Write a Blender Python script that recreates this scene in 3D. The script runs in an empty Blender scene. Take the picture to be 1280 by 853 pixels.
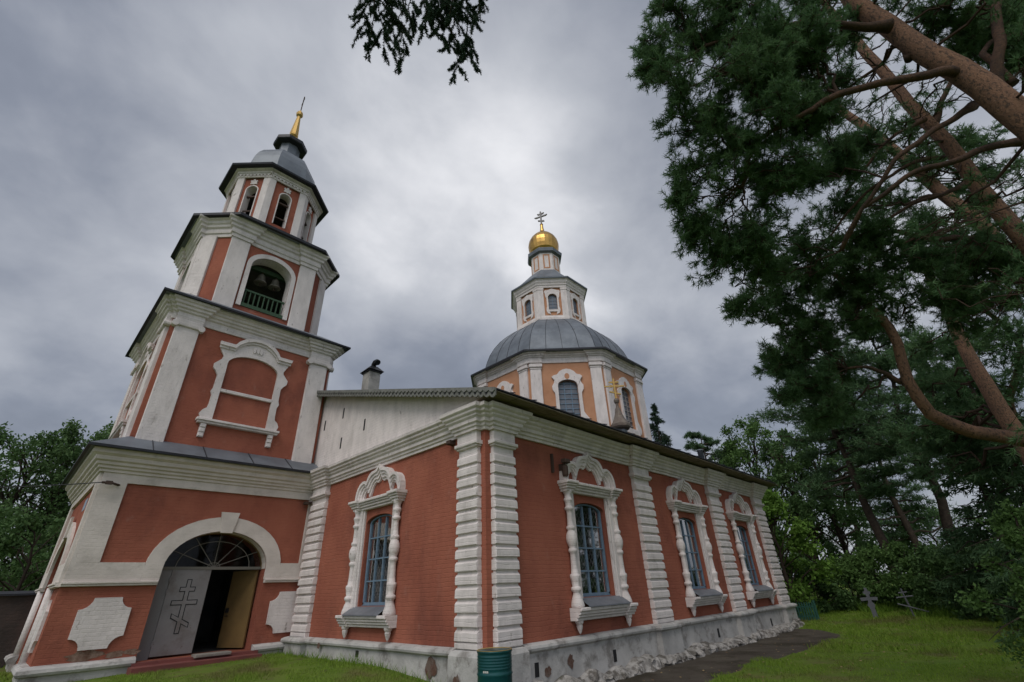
import bpy, math, random
import numpy as np
from mathutils import Vector, Matrix, noise

random.seed(7)
RNG = np.random.default_rng(7)
SC = bpy.context.scene
COL = SC.collection
PI = math.pi

# ------------------------------------------------------------------ camera
YAW, PIT, ROL, FPX = 0.762387088, 0.494754375, -0.0441114880, 573.913
CAM = np.array([-5.8135, -6.37921, 1.7])
_fw = np.array([math.cos(PIT)*math.cos(YAW), math.cos(PIT)*math.sin(YAW), math.sin(PIT)])
_r = np.array([math.sin(YAW), -math.cos(YAW), 0.0])
_u = np.cross(_r, _fw)
_R = math.cos(ROL)*_r + math.sin(ROL)*_u
_U = -math.sin(ROL)*_r + math.cos(ROL)*_u
cd = bpy.data.cameras.new('camera')
cam = bpy.data.objects.new('camera', cd)
COL.objects.link(cam)
cd.sensor_width = 36.0
cd.lens = FPX/1280*36
cd.clip_start = 0.05
cd.clip_end = 2000
m = Matrix.Identity(4)
for i in range(3):
    m[i][0] = _R[i]; m[i][1] = _U[i]; m[i][2] = -_fw[i]; m[i][3] = CAM[i]
cam.matrix_world = m
SC.camera = cam

def at(px, py, depth):
    """a point of the place seen in direction (px, py) at a given distance along the view axis"""
    d = _R*((px-640)/FPX) - _U*((py-426.5)/FPX) + _fw
    return CAM + depth*d
def at_range(px, py, D):
    """same, at horizontal range D"""
    d = at(px, py, 1.0)-CAM
    return CAM + d/math.hypot(d[0], d[1])*D

# ------------------------------------------------------------------ sky, sun, exposure
SUN_EL, SUN_AZ = math.radians(52), math.radians(205)    # added soft fill light from behind the camera
world = bpy.data.worlds.new('World'); SC.world = world
world.use_nodes = True
nt = world.node_tree; N = nt.nodes; L = nt.links
bg = N['Background']
sky = N.new('ShaderNodeTexSky'); sky.sky_type = 'NISHITA'; sky.sun_disc = False
sky.sun_elevation = SUN_EL
sky.sun_rotation = PI/2 - SUN_AZ
sky.air_density = 1.0; sky.dust_density = 3.0
tc = N.new('ShaderNodeTexCoord')
sep = N.new('ShaderNodeSeparateXYZ'); L.new(tc.outputs['Generated'], sep.inputs[0])
def mth(op, a, b=None, c=None):
    n = N.new('ShaderNodeMath'); n.operation = op
    for i, v in enumerate((a, b, c)):
        if v is None: continue
        if isinstance(v, (int, float)): n.inputs[i].default_value = v
        else: L.new(v, n.inputs[i])
    return n.outputs[0]
zz = mth('ADD', mth('MAXIMUM', sep.outputs[2], 0.0), 0.42)
cx = mth('DIVIDE', sep.outputs[0], zz); cy = mth('DIVIDE', sep.outputs[1], zz)
cmb = N.new('ShaderNodeCombineXYZ'); L.new(cx, cmb.inputs[0]); L.new(cy, cmb.inputs[1])
n1 = N.new('ShaderNodeTexNoise'); n1.inputs['Scale'].default_value = 1.5; n1.inputs['Detail'].default_value = 6
n1.inputs['Roughness'].default_value = 0.5; n1.inputs['Distortion'].default_value = 0.2
L.new(cmb.outputs[0], n1.inputs['Vector'])
n2 = N.new('ShaderNodeTexNoise'); n2.inputs['Scale'].default_value = 4.2; n2.inputs['Detail'].default_value = 8
n2.inputs['Roughness'].default_value = 0.55; n2.inputs['Distortion'].default_value = 0.3
L.new(cmb.outputs[0], n2.inputs['Vector'])
def lobe(px, py, k):
    d = at(px, py, 1.0)-CAM; d = d/np.linalg.norm(d)
    vd = N.new('ShaderNodeVectorMath'); vd.operation = 'DOT_PRODUCT'
    nm = N.new('ShaderNodeVectorMath'); nm.operation = 'NORMALIZE'; L.new(tc.outputs['Generated'], nm.inputs[0])
    L.new(nm.outputs[0], vd.inputs[0]); vd.inputs[1].default_value = d
    return mth('POWER', mth('MAXIMUM', vd.outputs['Value'], 0.0), k)
l1 = lobe(590, 180, 8.0)      # thin cloud where the sun sits
l2 = lobe(625, 200, 40.0)
lb = mth('ADD', mth('MULTIPLY_ADD', l2, 0.12, mth('MULTIPLY', l1, 0.27)), mth('MULTIPLY', mth('SUBTRACT', 1.0, mth('MAXIMUM', sep.outputs[2], 0.0)), 0.07))
tex = mth('ADD', mth('MULTIPLY', n1.outputs['Fac'], 1.05), mth('MULTIPLY', n2.outputs['Fac'], 0.32))
val = mth('ADD', mth('MULTIPLY_ADD', tex, 1.0, -0.47), lb)
ramp = N.new('ShaderNodeValToRGB'); L.new(val, ramp.inputs[0])
e = ramp.color_ramp.elements
e[0].position = 0.0; e[0].color = (0.52, 0.59, 0.76, 1)
e[1].position = 0.72; e[1].color = (4.7, 4.68, 4.75, 1)
q = e.new(0.22); q.color = (1.08, 1.18, 1.42, 1)
q = e.new(0.45); q.color = (2.25, 2.33, 2.52, 1)
# sky behind the camera is brightened as added fill for the walls
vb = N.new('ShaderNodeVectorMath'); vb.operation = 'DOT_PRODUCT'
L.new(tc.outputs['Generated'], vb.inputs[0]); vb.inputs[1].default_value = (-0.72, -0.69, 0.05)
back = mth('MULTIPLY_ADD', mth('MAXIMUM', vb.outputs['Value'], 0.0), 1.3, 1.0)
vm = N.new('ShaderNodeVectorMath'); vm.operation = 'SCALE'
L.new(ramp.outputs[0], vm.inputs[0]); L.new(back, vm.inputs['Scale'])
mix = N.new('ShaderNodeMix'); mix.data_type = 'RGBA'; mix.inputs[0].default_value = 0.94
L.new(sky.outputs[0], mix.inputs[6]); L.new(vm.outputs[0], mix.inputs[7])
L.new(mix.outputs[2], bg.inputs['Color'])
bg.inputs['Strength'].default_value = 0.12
sd = bpy.data.lights.new('fill_sun', 'SUN'); sd.energy = 0.75; sd.angle = math.radians(35); sd.color = (1.0, 0.95, 0.88)
so = bpy.data.objects.new('fill_sun', sd); COL.objects.link(so)
so.rotation_euler = Vector((math.cos(SUN_EL)*math.cos(SUN_AZ), math.cos(SUN_EL)*math.sin(SUN_AZ), math.sin(SUN_EL))).to_track_quat('Z', 'Y').to_euler()
vs = SC.view_settings
vs.view_transform = 'Standard'; vs.look = 'None'; vs.exposure = 0.95; vs.gamma = 1.0; vs.use_curve_mapping = False

# ------------------------------------------------------------------ materials
def mat(name, col, rough=0.85, metal=0.0, col2=None, nscale=3.0, dirt=None, dscale=1.2, dpos=(0.55, 0.75), dfac=0.8,
        bump=0.0, bscale=25.0, brick=False, spec=0.3, stretch=(1, 1, 1), island=None, trans=0.0, dirt2=None, d2scale=9.0, d2pos=(0.62, 0.68), d2fac=0.8):
    M = bpy.data.materials.new(name); M.use_nodes = True
    nt = M.node_tree; N = nt.nodes; L = nt.links
    b = N['Principled BSDF']
    b.inputs['Roughness'].default_value = rough; b.inputs['Metallic'].default_value = metal
    b.inputs['Specular IOR Level'].default_value = spec
    geo = N.new('ShaderNodeNewGeometry')
    mp = N.new('ShaderNodeMapping'); mp.inputs['Scale'].default_value = stretch
    L.new(geo.outputs['Position'], mp.inputs['Vector'])
    def nz(s, d=5, r=0.6):
        n = N.new('ShaderNodeTexNoise'); n.inputs['Scale'].default_value = s; n.inputs['Detail'].default_value = d; n.inputs['Roughness'].default_value = r
        L.new(mp.outputs[0], n.inputs['Vector']); return n.outputs['Fac']
    def rmp(v, p, hi=1.0):
        r = N.new('ShaderNodeMapRange'); r.inputs[1].default_value = p[0]; r.inputs[2].default_value = p[1]; r.inputs[4].default_value = hi
        r.interpolation_type = 'SMOOTHSTEP'
        L.new(v, r.inputs[0]); return r.outputs[0]
    def mx(f, a, c):
        n = N.new('ShaderNodeMix'); n.data_type = 'RGBA'
        if isinstance(f, float): n.inputs[0].default_value = f
        else: L.new(f, n.inputs[0])
        for i, v in ((6, a), (7, c)):
            if isinstance(v, tuple): n.inputs[i].default_value = (*v, 1)
            else: L.new(v, n.inputs[i])
        return n.outputs[2]
    c = col
    if col2: c = mx(rmp(nz(nscale), (0.3, 0.7)), col, col2)
    if island:
        c = mx(geo.outputs['Random Per Island'], c, island)
    if dirt: c = mx(rmp(nz(dscale, 8, 0.65), dpos, dfac), c, dirt)
    if dirt2: c = mx(rmp(nz(d2scale, 6, 0.6), d2pos, d2fac), c, dirt2)
    if isinstance(c, tuple): b.inputs['Base Color'].default_value = (*c, 1)
    else: L.new(c, b.inputs['Base Color'])
    if bump or brick:
        h = nz(bscale, 6, 0.65)
        if brick:
            sp = N.new('ShaderNodeSeparateXYZ'); L.new(geo.outputs['Position'], sp.inputs[0])
            ad = N.new('ShaderNodeMath'); ad.operation = 'ADD'; L.new(sp.outputs[0], ad.inputs[0]); L.new(sp.outputs[1], ad.inputs[1])
            cb = N.new('ShaderNodeCombineXYZ'); L.new(ad.outputs[0], cb.inputs[0]); L.new(sp.outputs[2], cb.inputs[1])
            dn = N.new('ShaderNodeTexNoise'); dn.inputs['Scale'].default_value = 4.0; L.new(geo.outputs['Position'], dn.inputs['Vector'])
            sc_ = N.new('ShaderNodeVectorMath'); sc_.operation = 'SCALE'; sc_.inputs['Scale'].default_value = 0.05; L.new(dn.outputs['Color'], sc_.inputs[0])
            av = N.new('ShaderNodeVectorMath'); L.new(cb.outputs[0], av.inputs[0]); L.new(sc_.outputs[0], av.inputs[1])
            bt = N.new('ShaderNodeTexBrick'); bt.inputs['Scale'].default_value = 1.0
            bt.inputs['Brick Width'].default_value = 0.24; bt.inputs['Row Height'].default_value = 0.075; bt.inputs['Mortar Size'].default_value = 0.008
            bt.inputs['Mortar Smooth'].default_value = 0.7
            bt.inputs['Color1'].default_value = (1, 1, 1, 1); bt.inputs['Color2'].default_value = (0.75, 0.75, 0.75, 1); bt.inputs['Mortar'].default_value = (0, 0, 0, 1)
            L.new(av.outputs[0], bt.inputs['Vector'])
            hm = N.new('ShaderNodeMath'); hm.operation = 'MULTIPLY_ADD'
            L.new(bt.outputs['Color'], hm.inputs[0]); hm.inputs[1].default_value = 0.28; L.new(h, hm.inputs[2])
            h = hm.outputs[0]
        bp = N.new('ShaderNodeBump'); bp.inputs['Strength'].default_value = bump; bp.inputs['Distance'].default_value = 0.02
        L.new(h, bp.inputs['Height']); L.new(bp.outputs[0], b.inputs['Normal'])
    if trans:
        tr = N.new('ShaderNodeBsdfTranslucent'); ms = N.new('ShaderNodeMixShader'); ms.inputs[0].default_value = trans
        if isinstance(c, tuple): tr.inputs[0].default_value = (*c, 1)
        else: L.new(c, tr.inputs[0])
        L.new(b.outputs[0], ms.inputs[1]); L.new(tr.outputs[0], ms.inputs[2])
        L.new(ms.outputs[0], N['Material Output'].inputs['Surface'])
    return M

RED = mat('red_limewash', (0.355, 0.126, 0.082), 0.95, col2=(0.285, 0.095, 0.063), nscale=1.1, dirt=(0.150, 0.055, 0.043), dscale=0.9, dpos=(0.46, 0.72), dfac=0.6,
          bump=0.8, bscale=9, brick=True, spec=0.1, dirt2=(0.36, 0.20, 0.16), d2scale=3.5, d2pos=(0.60, 0.76), d2fac=0.40, stretch=(1, 1, 0.7))
WHITE = mat('white_limewash', (0.73, 0.67, 0.645), 0.95, col2=(0.61, 0.56, 0.54), nscale=3.5, dirt=(0.36, 0.33, 0.305), dscale=2.6, dpos=(0.52, 0.76), dfac=0.5,
            bump=0.7, bscale=11, brick=True, spec=0.05, dirt2=(0.20, 0.165, 0.135), d2scale=8, d2pos=(0.63, 0.72), d2fac=0.65, stretch=(1, 1, 0.45))
CREAM = mat('cream_limewash', (0.68, 0.615, 0.565), 0.95, col2=(0.56, 0.505, 0.46), nscale=2.5, dirt=(0.28, 0.26, 0.22), dscale=2.2, dpos=(0.54, 0.8), dfac=0.55,
            bump=0.4, bscale=14, brick=True, spec=0.1, dirt2=(0.24, 0.21, 0.18), d2scale=11, d2pos=(0.70, 0.78), d2fac=0.6)
PLINTH = mat('plinth_plaster', (0.52, 0.505, 0.485), 0.95, col2=(0.38, 0.37, 0.355), nscale=1.6, dirt=(0.17, 0.155, 0.14), dscale=2.6, dpos=(0.48, 0.66), dfac=0.75,
             bump=0.8, bscale=9, spec=0.1, dirt2=(0.17, 0.085, 0.055), d2scale=3.0, d2pos=(0.72, 0.76), d2fac=0.85)
RUBBLE = mat('crumbling_plaster', (0.44, 0.42, 0.395), 0.97, col2=(0.24, 0.225, 0.205), nscale=6, dirt=(0.09, 0.08, 0.068), dscale=4, dpos=(0.46, 0.60), dfac=0.85, bump=1.0, bscale=22, spec=0.1,
             dirt2=(0.10, 0.11, 0.06), d2scale=2.0, d2pos=(0.62, 0.72), d2fac=0.7)
OCHRE = mat('ochre_limewash', (0.50, 0.265, 0.160), 0.95, col2=(0.44, 0.225, 0.130), nscale=1.5, dirt=(0.36, 0.17, 0.10), dscale=1.2, dfac=0.5, bump=0.3, bscale=10, brick=True, spec=0.1)
ROOF = mat('grey_sheet_metal', (0.175, 0.195, 0.22), 0.5, 0.3, col2=(0.115, 0.130, 0.15), nscale=1.3, dirt=(0.07, 0.06, 0.05), dscale=2.5, dpos=(0.6, 0.75), dfac=0.6, bump=0.1, bscale=3)
ROOFD = mat('dark_sheet_metal', (0.03, 0.033, 0.04), 0.5, 0.3, col2=(0.022, 0.022, 0.026), nscale=2)
WOOD = mat('weathered_soffit_board', (0.24, 0.20, 0.14), 0.9, col2=(0.14, 0.115, 0.08), nscale=4, dirt=(0.11, 0.085, 0.035), dscale=1.3, dpos=(0.55, 0.7), bump=0.4, bscale=12, stretch=(1, 6, 6))
GREYWOOD = mat('grey_carved_board', (0.20, 0.20, 0.185), 0.9, col2=(0.13, 0.13, 0.12), nscale=6, bump=0.3)
GOLD = mat('gilding', (0.58, 0.36, 0.105), 0.34, 1.0, col2=(0.42, 0.25, 0.075), nscale=2.0, bump=0.08, bscale=4)
GOLDM = mat('dull_gilding', (0.48, 0.33, 0.12), 0.5, 0.7, col2=(0.5, 0.32, 0.10), nscale=4)
BLUE = mat('blue_window_paint', (0.15, 0.225, 0.30), 0.7, col2=(0.12, 0.175, 0.24), nscale=8, dirt=(0.2, 0.24, 0.28), dscale=14, dpos=(0.55, 0.7))
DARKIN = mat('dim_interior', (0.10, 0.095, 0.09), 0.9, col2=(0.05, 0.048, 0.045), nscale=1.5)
BACKING = mat('dark_interior_backing', (0.035, 0.031, 0.028), 0.9, col2=(0.012, 0.012, 0.012), nscale=4.0, dirt=(0.08, 0.074, 0.068), dscale=3.0, dpos=(0.55, 0.72), stretch=(3, 3, 1))  # sheet behind the window glass; the unlit interior's darkness is put into its colour
LATT = mat('pale_window_grille', (0.36, 0.34, 0.32), 0.7, 0.2)
GREYMET = mat('grey_door_paint', (0.235, 0.225, 0.225), 0.5, 0.1, col2=(0.20, 0.19, 0.19), nscale=2.5, dirt=(0.12, 0.095, 0.08), dscale=2.2, dpos=(0.5, 0.7), dfac=0.55, dirt2=(0.10, 0.07, 0.055), d2scale=14, d2pos=(0.66, 0.72), d2fac=0.7, bump=0.15, bscale=6)
OCHD = mat('ochre_door_paint', (0.19, 0.120, 0.045), 0.6, col2=(0.15, 0.095, 0.038), nscale=3)
BLACK = mat('black_paint', (0.018, 0.018, 0.02), 0.6)
SILL = mat('sill_sheet_metal', (0.20, 0.215, 0.24), 0.45, 0.3, col2=(0.15, 0.16, 0.18), nscale=4)
TILE = mat('red_porch_tile', (0.20, 0.065, 0.055), 0.8, col2=(0.15, 0.05, 0.045), nscale=3, dirt=(0.11, 0.09, 0.08), dscale=5, bump=0.3)
STONE = mat('worn_stone', (0.27, 0.25, 0.22), 0.9, col2=(0.18, 0.17, 0.15), nscale=5, bump=0.5)
GREENP = mat('green_railing_paint', (0.045, 0.085, 0.048), 0.7)
BRONZE = mat('bell_bronze', (0.26, 0.24, 0.20), 0.5, 0.6, col2=(0.17, 0.16, 0.13), nscale=5)
DRUMG = mat('green_drum_paint', (0.004, 0.075, 0.075), 0.32, 0.2, col2=(0.005, 0.055, 0.06), nscale=4, dirt=(0.09, 0.045, 0.025), dscale=6, dpos=(0.68, 0.74), spec=0.5)
DRUMT = mat('ochre_drum_lid', (0.38, 0.26, 0.09), 0.8, col2=(0.24, 0.155, 0.06), nscale=5)
LABEL = mat('pale_drum_mark', (0.5, 0.5, 0.45), 0.7)
CHIM = mat('sooty_limewashed_brick', (0.40, 0.385, 0.36), 0.95, col2=(0.27, 0.26, 0.245), nscale=3, dirt=(0.12, 0.11, 0.10), dscale=2.5, dpos=(0.5, 0.7), bump=0.6, bscale=9, brick=True)
BRICKW = mat('old_dark_brick', (0.075, 0.055, 0.048), 0.95, col2=(0.045, 0.038, 0.034), nscale=3, bump=0.8, bscale=12, brick=True, dirt=(0.13, 0.12, 0.11), dscale=2, dpos=(0.62, 0.72))
GROUND = mat('lawn_soil', (0.095, 0.155, 0.026), 0.98, col2=(0.125, 0.17, 0.034), nscale=0.6, dirt=(0.13, 0.105, 0.055), dscale=0.55, dpos=(0.5, 0.68), dfac=0.75, bump=0.8, bscale=14, spec=0.05,
             dirt2=(0.075, 0.062, 0.034), d2scale=3.0, d2pos=(0.55, 0.72), d2fac=0.7)
PATHM = mat('worn_asphalt', (0.092, 0.080, 0.064), 0.95, col2=(0.055, 0.046, 0.037), nscale=1.2, dirt=(0.035, 0.03, 0.02), dscale=0.9, dpos=(0.48, 0.62), dfac=0.8, bump=0.6, bscale=30, spec=0.15)
GRASS = mat('grass_blade', (0.140, 0.245, 0.026), 0.85, island=(0.200, 0.285, 0.044), dirt=(0.15, 0.125, 0.055), dscale=0.55, dpos=(0.48, 0.66), dfac=0.75, trans=0.25, spec=0.15)
WEED = mat('tall_weed', (0.11, 0.21, 0.025), 0.85, island=(0.17, 0.28, 0.045), trans=0.3, spec=0.15)
BARK = mat('pine_bark', (0.215, 0.123, 0.080), 0.95, col2=(0.145, 0.088, 0.062), nscale=4, dirt=(0.050, 0.041, 0.036), dscale=30, dpos=(0.48, 0.62), dfac=0.8, bump=1.0, bscale=45, spec=0.1, stretch=(1, 1, 0.6), dirt2=(0.26, 0.155, 0.10), d2scale=36, d2pos=(0.56, 0.66), d2fac=0.7)
TWIG = mat('dark_pine_twig', (0.062, 0.040, 0.030), 0.95, col2=(0.036, 0.026, 0.02), nscale=6, bump=0.6, bscale=30, spec=0.1)
BARKD = mat('dark_bark', (0.060, 0.046, 0.036), 0.95, col2=(0.035, 0.028, 0.023), nscale=7, bump=0.8, bscale=14, spec=0.1)
NEEDLE = mat('pine_needle', (0.060, 0.140, 0.064), 0.7, col2=(0.080, 0.150, 0.054), nscale=1.3, island=(0.110, 0.195, 0.080), trans=0.4, spec=0.2)
NEEDLEF = mat('distant_pine_needle', (0.060, 0.122, 0.056), 0.8, island=(0.095, 0.160, 0.070), trans=0.25, spec=0.15)
SPRUCE = mat('spruce_needle', (0.026, 0.052, 0.036), 0.8, island=(0.042, 0.072, 0.042), trans=0.15, spec=0.15)
LEAFD = mat('dark_leaf', (0.058, 0.118, 0.038), 0.75, island=(0.092, 0.165, 0.052), trans=0.3, spec=0.25)
LEAFM = mat('mid_leaf', (0.065, 0.130, 0.032), 0.75, island=(0.100, 0.180, 0.048), trans=0.3, spec=0.25)
LEAFB = mat('bright_leaf', (0.095, 0.190, 0.026), 0.75, island=(0.140, 0.250, 0.045), trans=0.3, spec=0.25)
LEAFL = mat('birch_leaf', (0.082, 0.150, 0.052), 0.75, island=(0.120, 0.200, 0.072), trans=0.3, spec=0.25)
FENCEG = mat('green_fence_paint', (0.022, 0.085, 0.062), 0.7)
CROSSM = mat('silver_cross_paint', (0.125, 0.13, 0.145), 0.6, 0.2)
WIRE = mat('power_cable', (0.03, 0.03, 0.032), 0.6)
IRON = mat('rusty_iron', (0.07, 0.045, 0.035), 0.8)

GLASS = bpy.data.materials.new('window_glass'); GLASS.use_nodes = True
_n = GLASS.node_tree.nodes; _l = GLASS.node_tree.links
_t = _n.new('ShaderNodeBsdfTransparent'); _t.inputs[0].default_value = (0.62, 0.66, 0.68, 1)
_g = _n.new('ShaderNodeBsdfGlossy'); _g.inputs['Roughness'].default_value = 0.04
_f = _n.new('ShaderNodeFresnel'); _f.inputs[0].default_value = 1.5
_m = _n.new('ShaderNodeMixShader'); _k = _n.new('ShaderNodeMath'); _k.operation = 'MULTIPLY'; _k.inputs[1].default_value = 0.55; _l.new(_f.outputs[0], _k.inputs[0]); _l.new(_k.outputs[0], _m.inputs[0]); _l.new(_t.outputs[0], _m.inputs[1]); _l.new(_g.outputs[0], _m.inputs[2])
_l.new(_m.outputs[0], _n['Material Output'].inputs['Surface'])
GLASSD = mat('grey_dark_glass', (0.125, 0.14, 0.165), 0.3, col2=(0.085, 0.097, 0.118), nscale=3, spec=0.6)

# ------------------------------------------------------------------ mesh helpers
ORG = {}
def wob(p):
    v = Vector(p)
    a = noise.noise_vector(v*1.3)*0.006 + noise.noise_vector(v*6.0)*0.0035
    return (p[0]+a[0], p[1]+a[1], p[2]+a[2])

class MB:
    def __init__(s): s.v = []; s.f = []
    def add(s, vs, fs):
        b = len(s.v); s.v += [tuple(map(float, p)) for p in vs]; s.f += [tuple(b+i for i in f) for f in fs]
    def quad(s, a, b, c, d): s.add([a, b, c, d], [(0, 1, 2, 3)])
    def box(s, F, u0, u1, d0, d1, z0, z1, bev=0.0):
        P = [F(u, d, z) for z in (z0, z1) for d in (d0, d1) for u in (u0, u1)]
        if not bev:
            s.add(P, [(0, 1, 3, 2), (4, 6, 7, 5), (0, 4, 5, 1), (2, 3, 7, 6), (0, 2, 6, 4), (1, 5, 7, 3)])
        else:
            b = bev
            R = [[F(u0, d0, z0), F(u1, d0, z0), F(u1, d0, z1), F(u0, d0, z1)],
                 [F(u0, d1-b, z0), F(u1, d1-b, z0), F(u1, d1-b, z1), F(u0, d1-b, z1)],
                 [F(u0+b, d1, z0+b), F(u1-b, d1, z0+b), F(u1-b, d1, z1-b), F(u0+b, d1, z1-b)]]
            s.loft(R, closed=True, cap0=False, cap1=True)
    def prism(s, F, poly, d0, d1):
        n = len(poly)
        P = [F(u, d0, z) for u, z in poly]+[F(u, d1, z) for u, z in poly]
        s.add(P, [tuple(range(n, 2*n))]+[(i, (i+1) % n, n+(i+1) % n, n+i) for i in range(n)])
    def band(s, F, inner, outer, d0, d1):
        n = len(inner)
        P = [F(*((p[0], d, p[1]))) for d in (d0, d1) for pts in (inner, outer) for p in pts]
        fs = []
        for i in range(n-1):
            a, b = i, i+1
            fs += [(2*n+a, 2*n+b, 3*n+b, 3*n+a), (a, b, 2*n+b, 2*n+a), (n+a, 3*n+a, 3*n+b, n+b)]
        fs += [(0, 2*n, 3*n, n), (n-1, 2*n-1, 4*n-1, 3*n-1)]
        s.add(P, fs)
    def loft(s, rings, closed=True, cap0=False, cap1=False):
        n = len(rings[0]); P = [p for r in rings for p in r]; fs = []
        for k in range(len(rings)-1):
            for i in range(n if closed else n-1):
                j = (i+1) % n
                fs.append((k*n+i, k*n+j, (k+1)*n+j, (k+1)*n+i))
        if cap0: fs.append(tuple(range(n))[::-1])
        if cap1: fs.append(tuple(range((len(rings)-1)*n, len(rings)*n)))
        s.add(P, fs)
    def lathe(s, c, prof, seg=16, a0=0.0):
        rings = [[(c[0]+r*math.cos(a0+2*PI*i/seg), c[1]+r*math.sin(a0+2*PI*i/seg), c[2]+z) for i in range(seg)] for r, z in prof]
        s.loft(rings, True, prof[0][0] > 1e-3, prof[-1][0] > 1e-3)
    def tube(s, pts, rad, seg=6):
        pts = [Vector(p) for p in pts]; n = len(pts); rings = []
        up = None
        for i, p in enumerate(pts):
            t = (pts[min(i+1, n-1)]-pts[max(i-1, 0)])
            if t.length < 1e-9: t = Vector((0, 0, 1))
            t.normalize()
            if up is None: up = t.orthogonal().normalized()
            else:
                up = up-t*up.dot(t)
                up = up.normalized() if up.length > 1e-6 else t.orthogonal().normalized()
            w = t.cross(up); r = rad[i] if hasattr(rad, '__len__') else rad
            rings.append([tuple(p+(up*math.cos(2*PI*k/seg)+w*math.sin(2*PI*k/seg))*r) for k in range(seg)])
        s.loft(rings, True, True, True)
    def sweep(s, path, prof, closed=False, step=0.5, z=0.0):
        """profile [(out, z)] along a plan path whose outside is on its right"""
        P = []
        n = len(path)
        for i in range(n if closed else n-1):
            a, b = np.array(path[i], float), np.array(path[(i+1) % n], float)
            P.append((a, True))
            k = int(np.linalg.norm(b-a)//step)
            for j in range(1, k+1): P.append((a+(b-a)*j/(k+1), False))
        if not closed: P.append((np.array(path[-1], float), True))
        pts = [p for p, _ in P]; m_ = len(pts); rings = []
        for i in range(m_):
            if closed: a, b = pts[i-1], pts[(i+1) % m_]
            else: a, b = pts[max(i-1, 0)], pts[min(i+1, m_-1)]
            ns = []
            for s0, s1 in ((a, pts[i]), (pts[i], b)):
                d = s1-s0; l = np.linalg.norm(d)
                if l > 1e-9: ns.append(np.array([d[1], -d[0]])/l)
            if len(ns) == 1: mt = ns[0]
            else:
                h = ns[0]+ns[1]; mt = h/max(0.2, (h@h)/2)
            rings.append([(pts[i][0]+mt[0]*o, pts[i][1]+mt[1]*o, z+zz_) for o, zz_ in prof])
        if closed: rings.append(rings[0])
        s.loft(rings, closed=False)
        if not closed: s.add(rings[0]+rings[-1], [tuple(range(len(prof)))[::-1], tuple(range(len(prof), 2*len(prof)))])
    def build(s, name, material, parent=None, smooth=False, wobble=False, kind=None):
        me = bpy.data.meshes.new(name)
        o = np.array(ORG.get(root_of(parent).name, (0, 0, 0))) if parent else np.zeros(3)
        vs = [wob(p) for p in s.v] if wobble else s.v
        if parent: vs = [(p[0]-o[0], p[1]-o[1], p[2]-o[2]) for p in vs]
        me.from_pydata(vs, [], s.f)
        me.materials.append(material)
        if smooth: me.polygons.foreach_set('use_smooth', [True]*len(me.polygons))
        me.update()
        ob = bpy.data.objects.new(name, me); COL.objects.link(ob)
        if parent: ob.parent = parent
        if kind: ob['kind'] = kind
        return ob
def root_of(o):
    while o.parent: o = o.parent
    return o
def raw_mesh(name, V, nper, material, parent=None, smooth=False):
    """V: (n*nper, 3) array of loose faces with nper corners each"""
    me = bpy.data.meshes.new(name)
    if parent is not None: V = V-np.array(ORG.get(root_of(parent).name, (0, 0, 0)))
    n = len(V)//nper
    me.vertices.add(len(V)); me.vertices.foreach_set('co', np.ascontiguousarray(V, dtype=np.float32).ravel())
    me.loops.add(len(V)); me.loops.foreach_set('vertex_index', np.arange(len(V), dtype=np.int32))
    me.polygons.add(n); me.polygons.foreach_set('loop_start', np.arange(n, dtype=np.int32)*nper)
    me.update(calc_edges=True)
    me.materials.append(material)
    ob = bpy.data.objects.new(name, me); COL.objects.link(ob)
    if parent is not None: ob.parent = parent
    return ob
def tag(o, label, cat, group=None, kind=None):
    o['label'] = label; o['category'] = cat
    if group: o['group'] = group
    if kind: o['kind'] = kind
    return o
def thing(name, label, cat, loc=(0, 0, 0), group=None):
    o = bpy.data.objects.new(name, None); COL.objects.link(o)
    o.location = loc; ORG[o.name] = tuple(loc); o.empty_display_size = 0.3
    return tag(o, label, cat, group)
def frame(o, ang):
    """wall frame: u to the right seen from outside, d outwards; ang = direction of the outward normal"""
    n = (math.cos(math.radians(ang)), math.sin(math.radians(ang))); t = (-n[1], n[0])
    return lambda u, d, z: (o[0]+t[0]*u+n[0]*d, o[1]+t[1]*u+n[1]*d, z)
def arch(uc, hw, zs, rise, n=14, close=None):
    pts = [(uc-hw*math.cos(PI*i/n), zs+rise*math.sin(PI*i/n)) for i in range(n+1)]
    if close is not None: pts = [(uc-hw, close)]+pts+[(uc+hw, close)]
    return pts
def wall(mb, F, u0, u1, z0, z1, holes=(), depth=0.3):
    u = u0
    for uc, hw, zb, zs, rise in holes:
        mb.quad(F(u, 0, z0), F(uc-hw, 0, z0), F(uc-hw, 0, z1), F(u, 0, z1))
        if zb > z0+1e-4: mb.quad(F(uc-hw, 0, z0), F(uc+hw, 0, z0), F(uc+hw, 0, zb), F(uc-hw, 0, zb))
        A = arch(uc, hw, zs, rise)
        for a, b in zip(A[:-1], A[1:]):
            mb.quad(F(a[0], 0, a[1]), F(b[0], 0, b[1]), F(b[0], 0, z1), F(a[0], 0, z1))
        R = [(uc-hw, zb)]+A+[(uc+hw, zb)]
        for a, b in zip(R, R[1:]+R[:1]):
            mb.quad(F(a[0], 0, a[1]), F(b[0], 0, b[1]), F(b[0], -depth, b[1]), F(a[0], -depth, a[1]))
        u = uc+hw
    mb.quad(F(u, 0, z0), F(u1, 0, z0), F(u1, 0, z1), F(u, 0, z1))
def mirror(half):
    """half outline from the left foot to the top centre -> whole outline"""
    return half+[(-u, z) for u, z in half[::-1] if abs(u) > 1e-6]
def ss(a, b, x):
    t = min(1.0, max(0.0, (x-a)/(b-a))); return t*t*(3-2*t)

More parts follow.
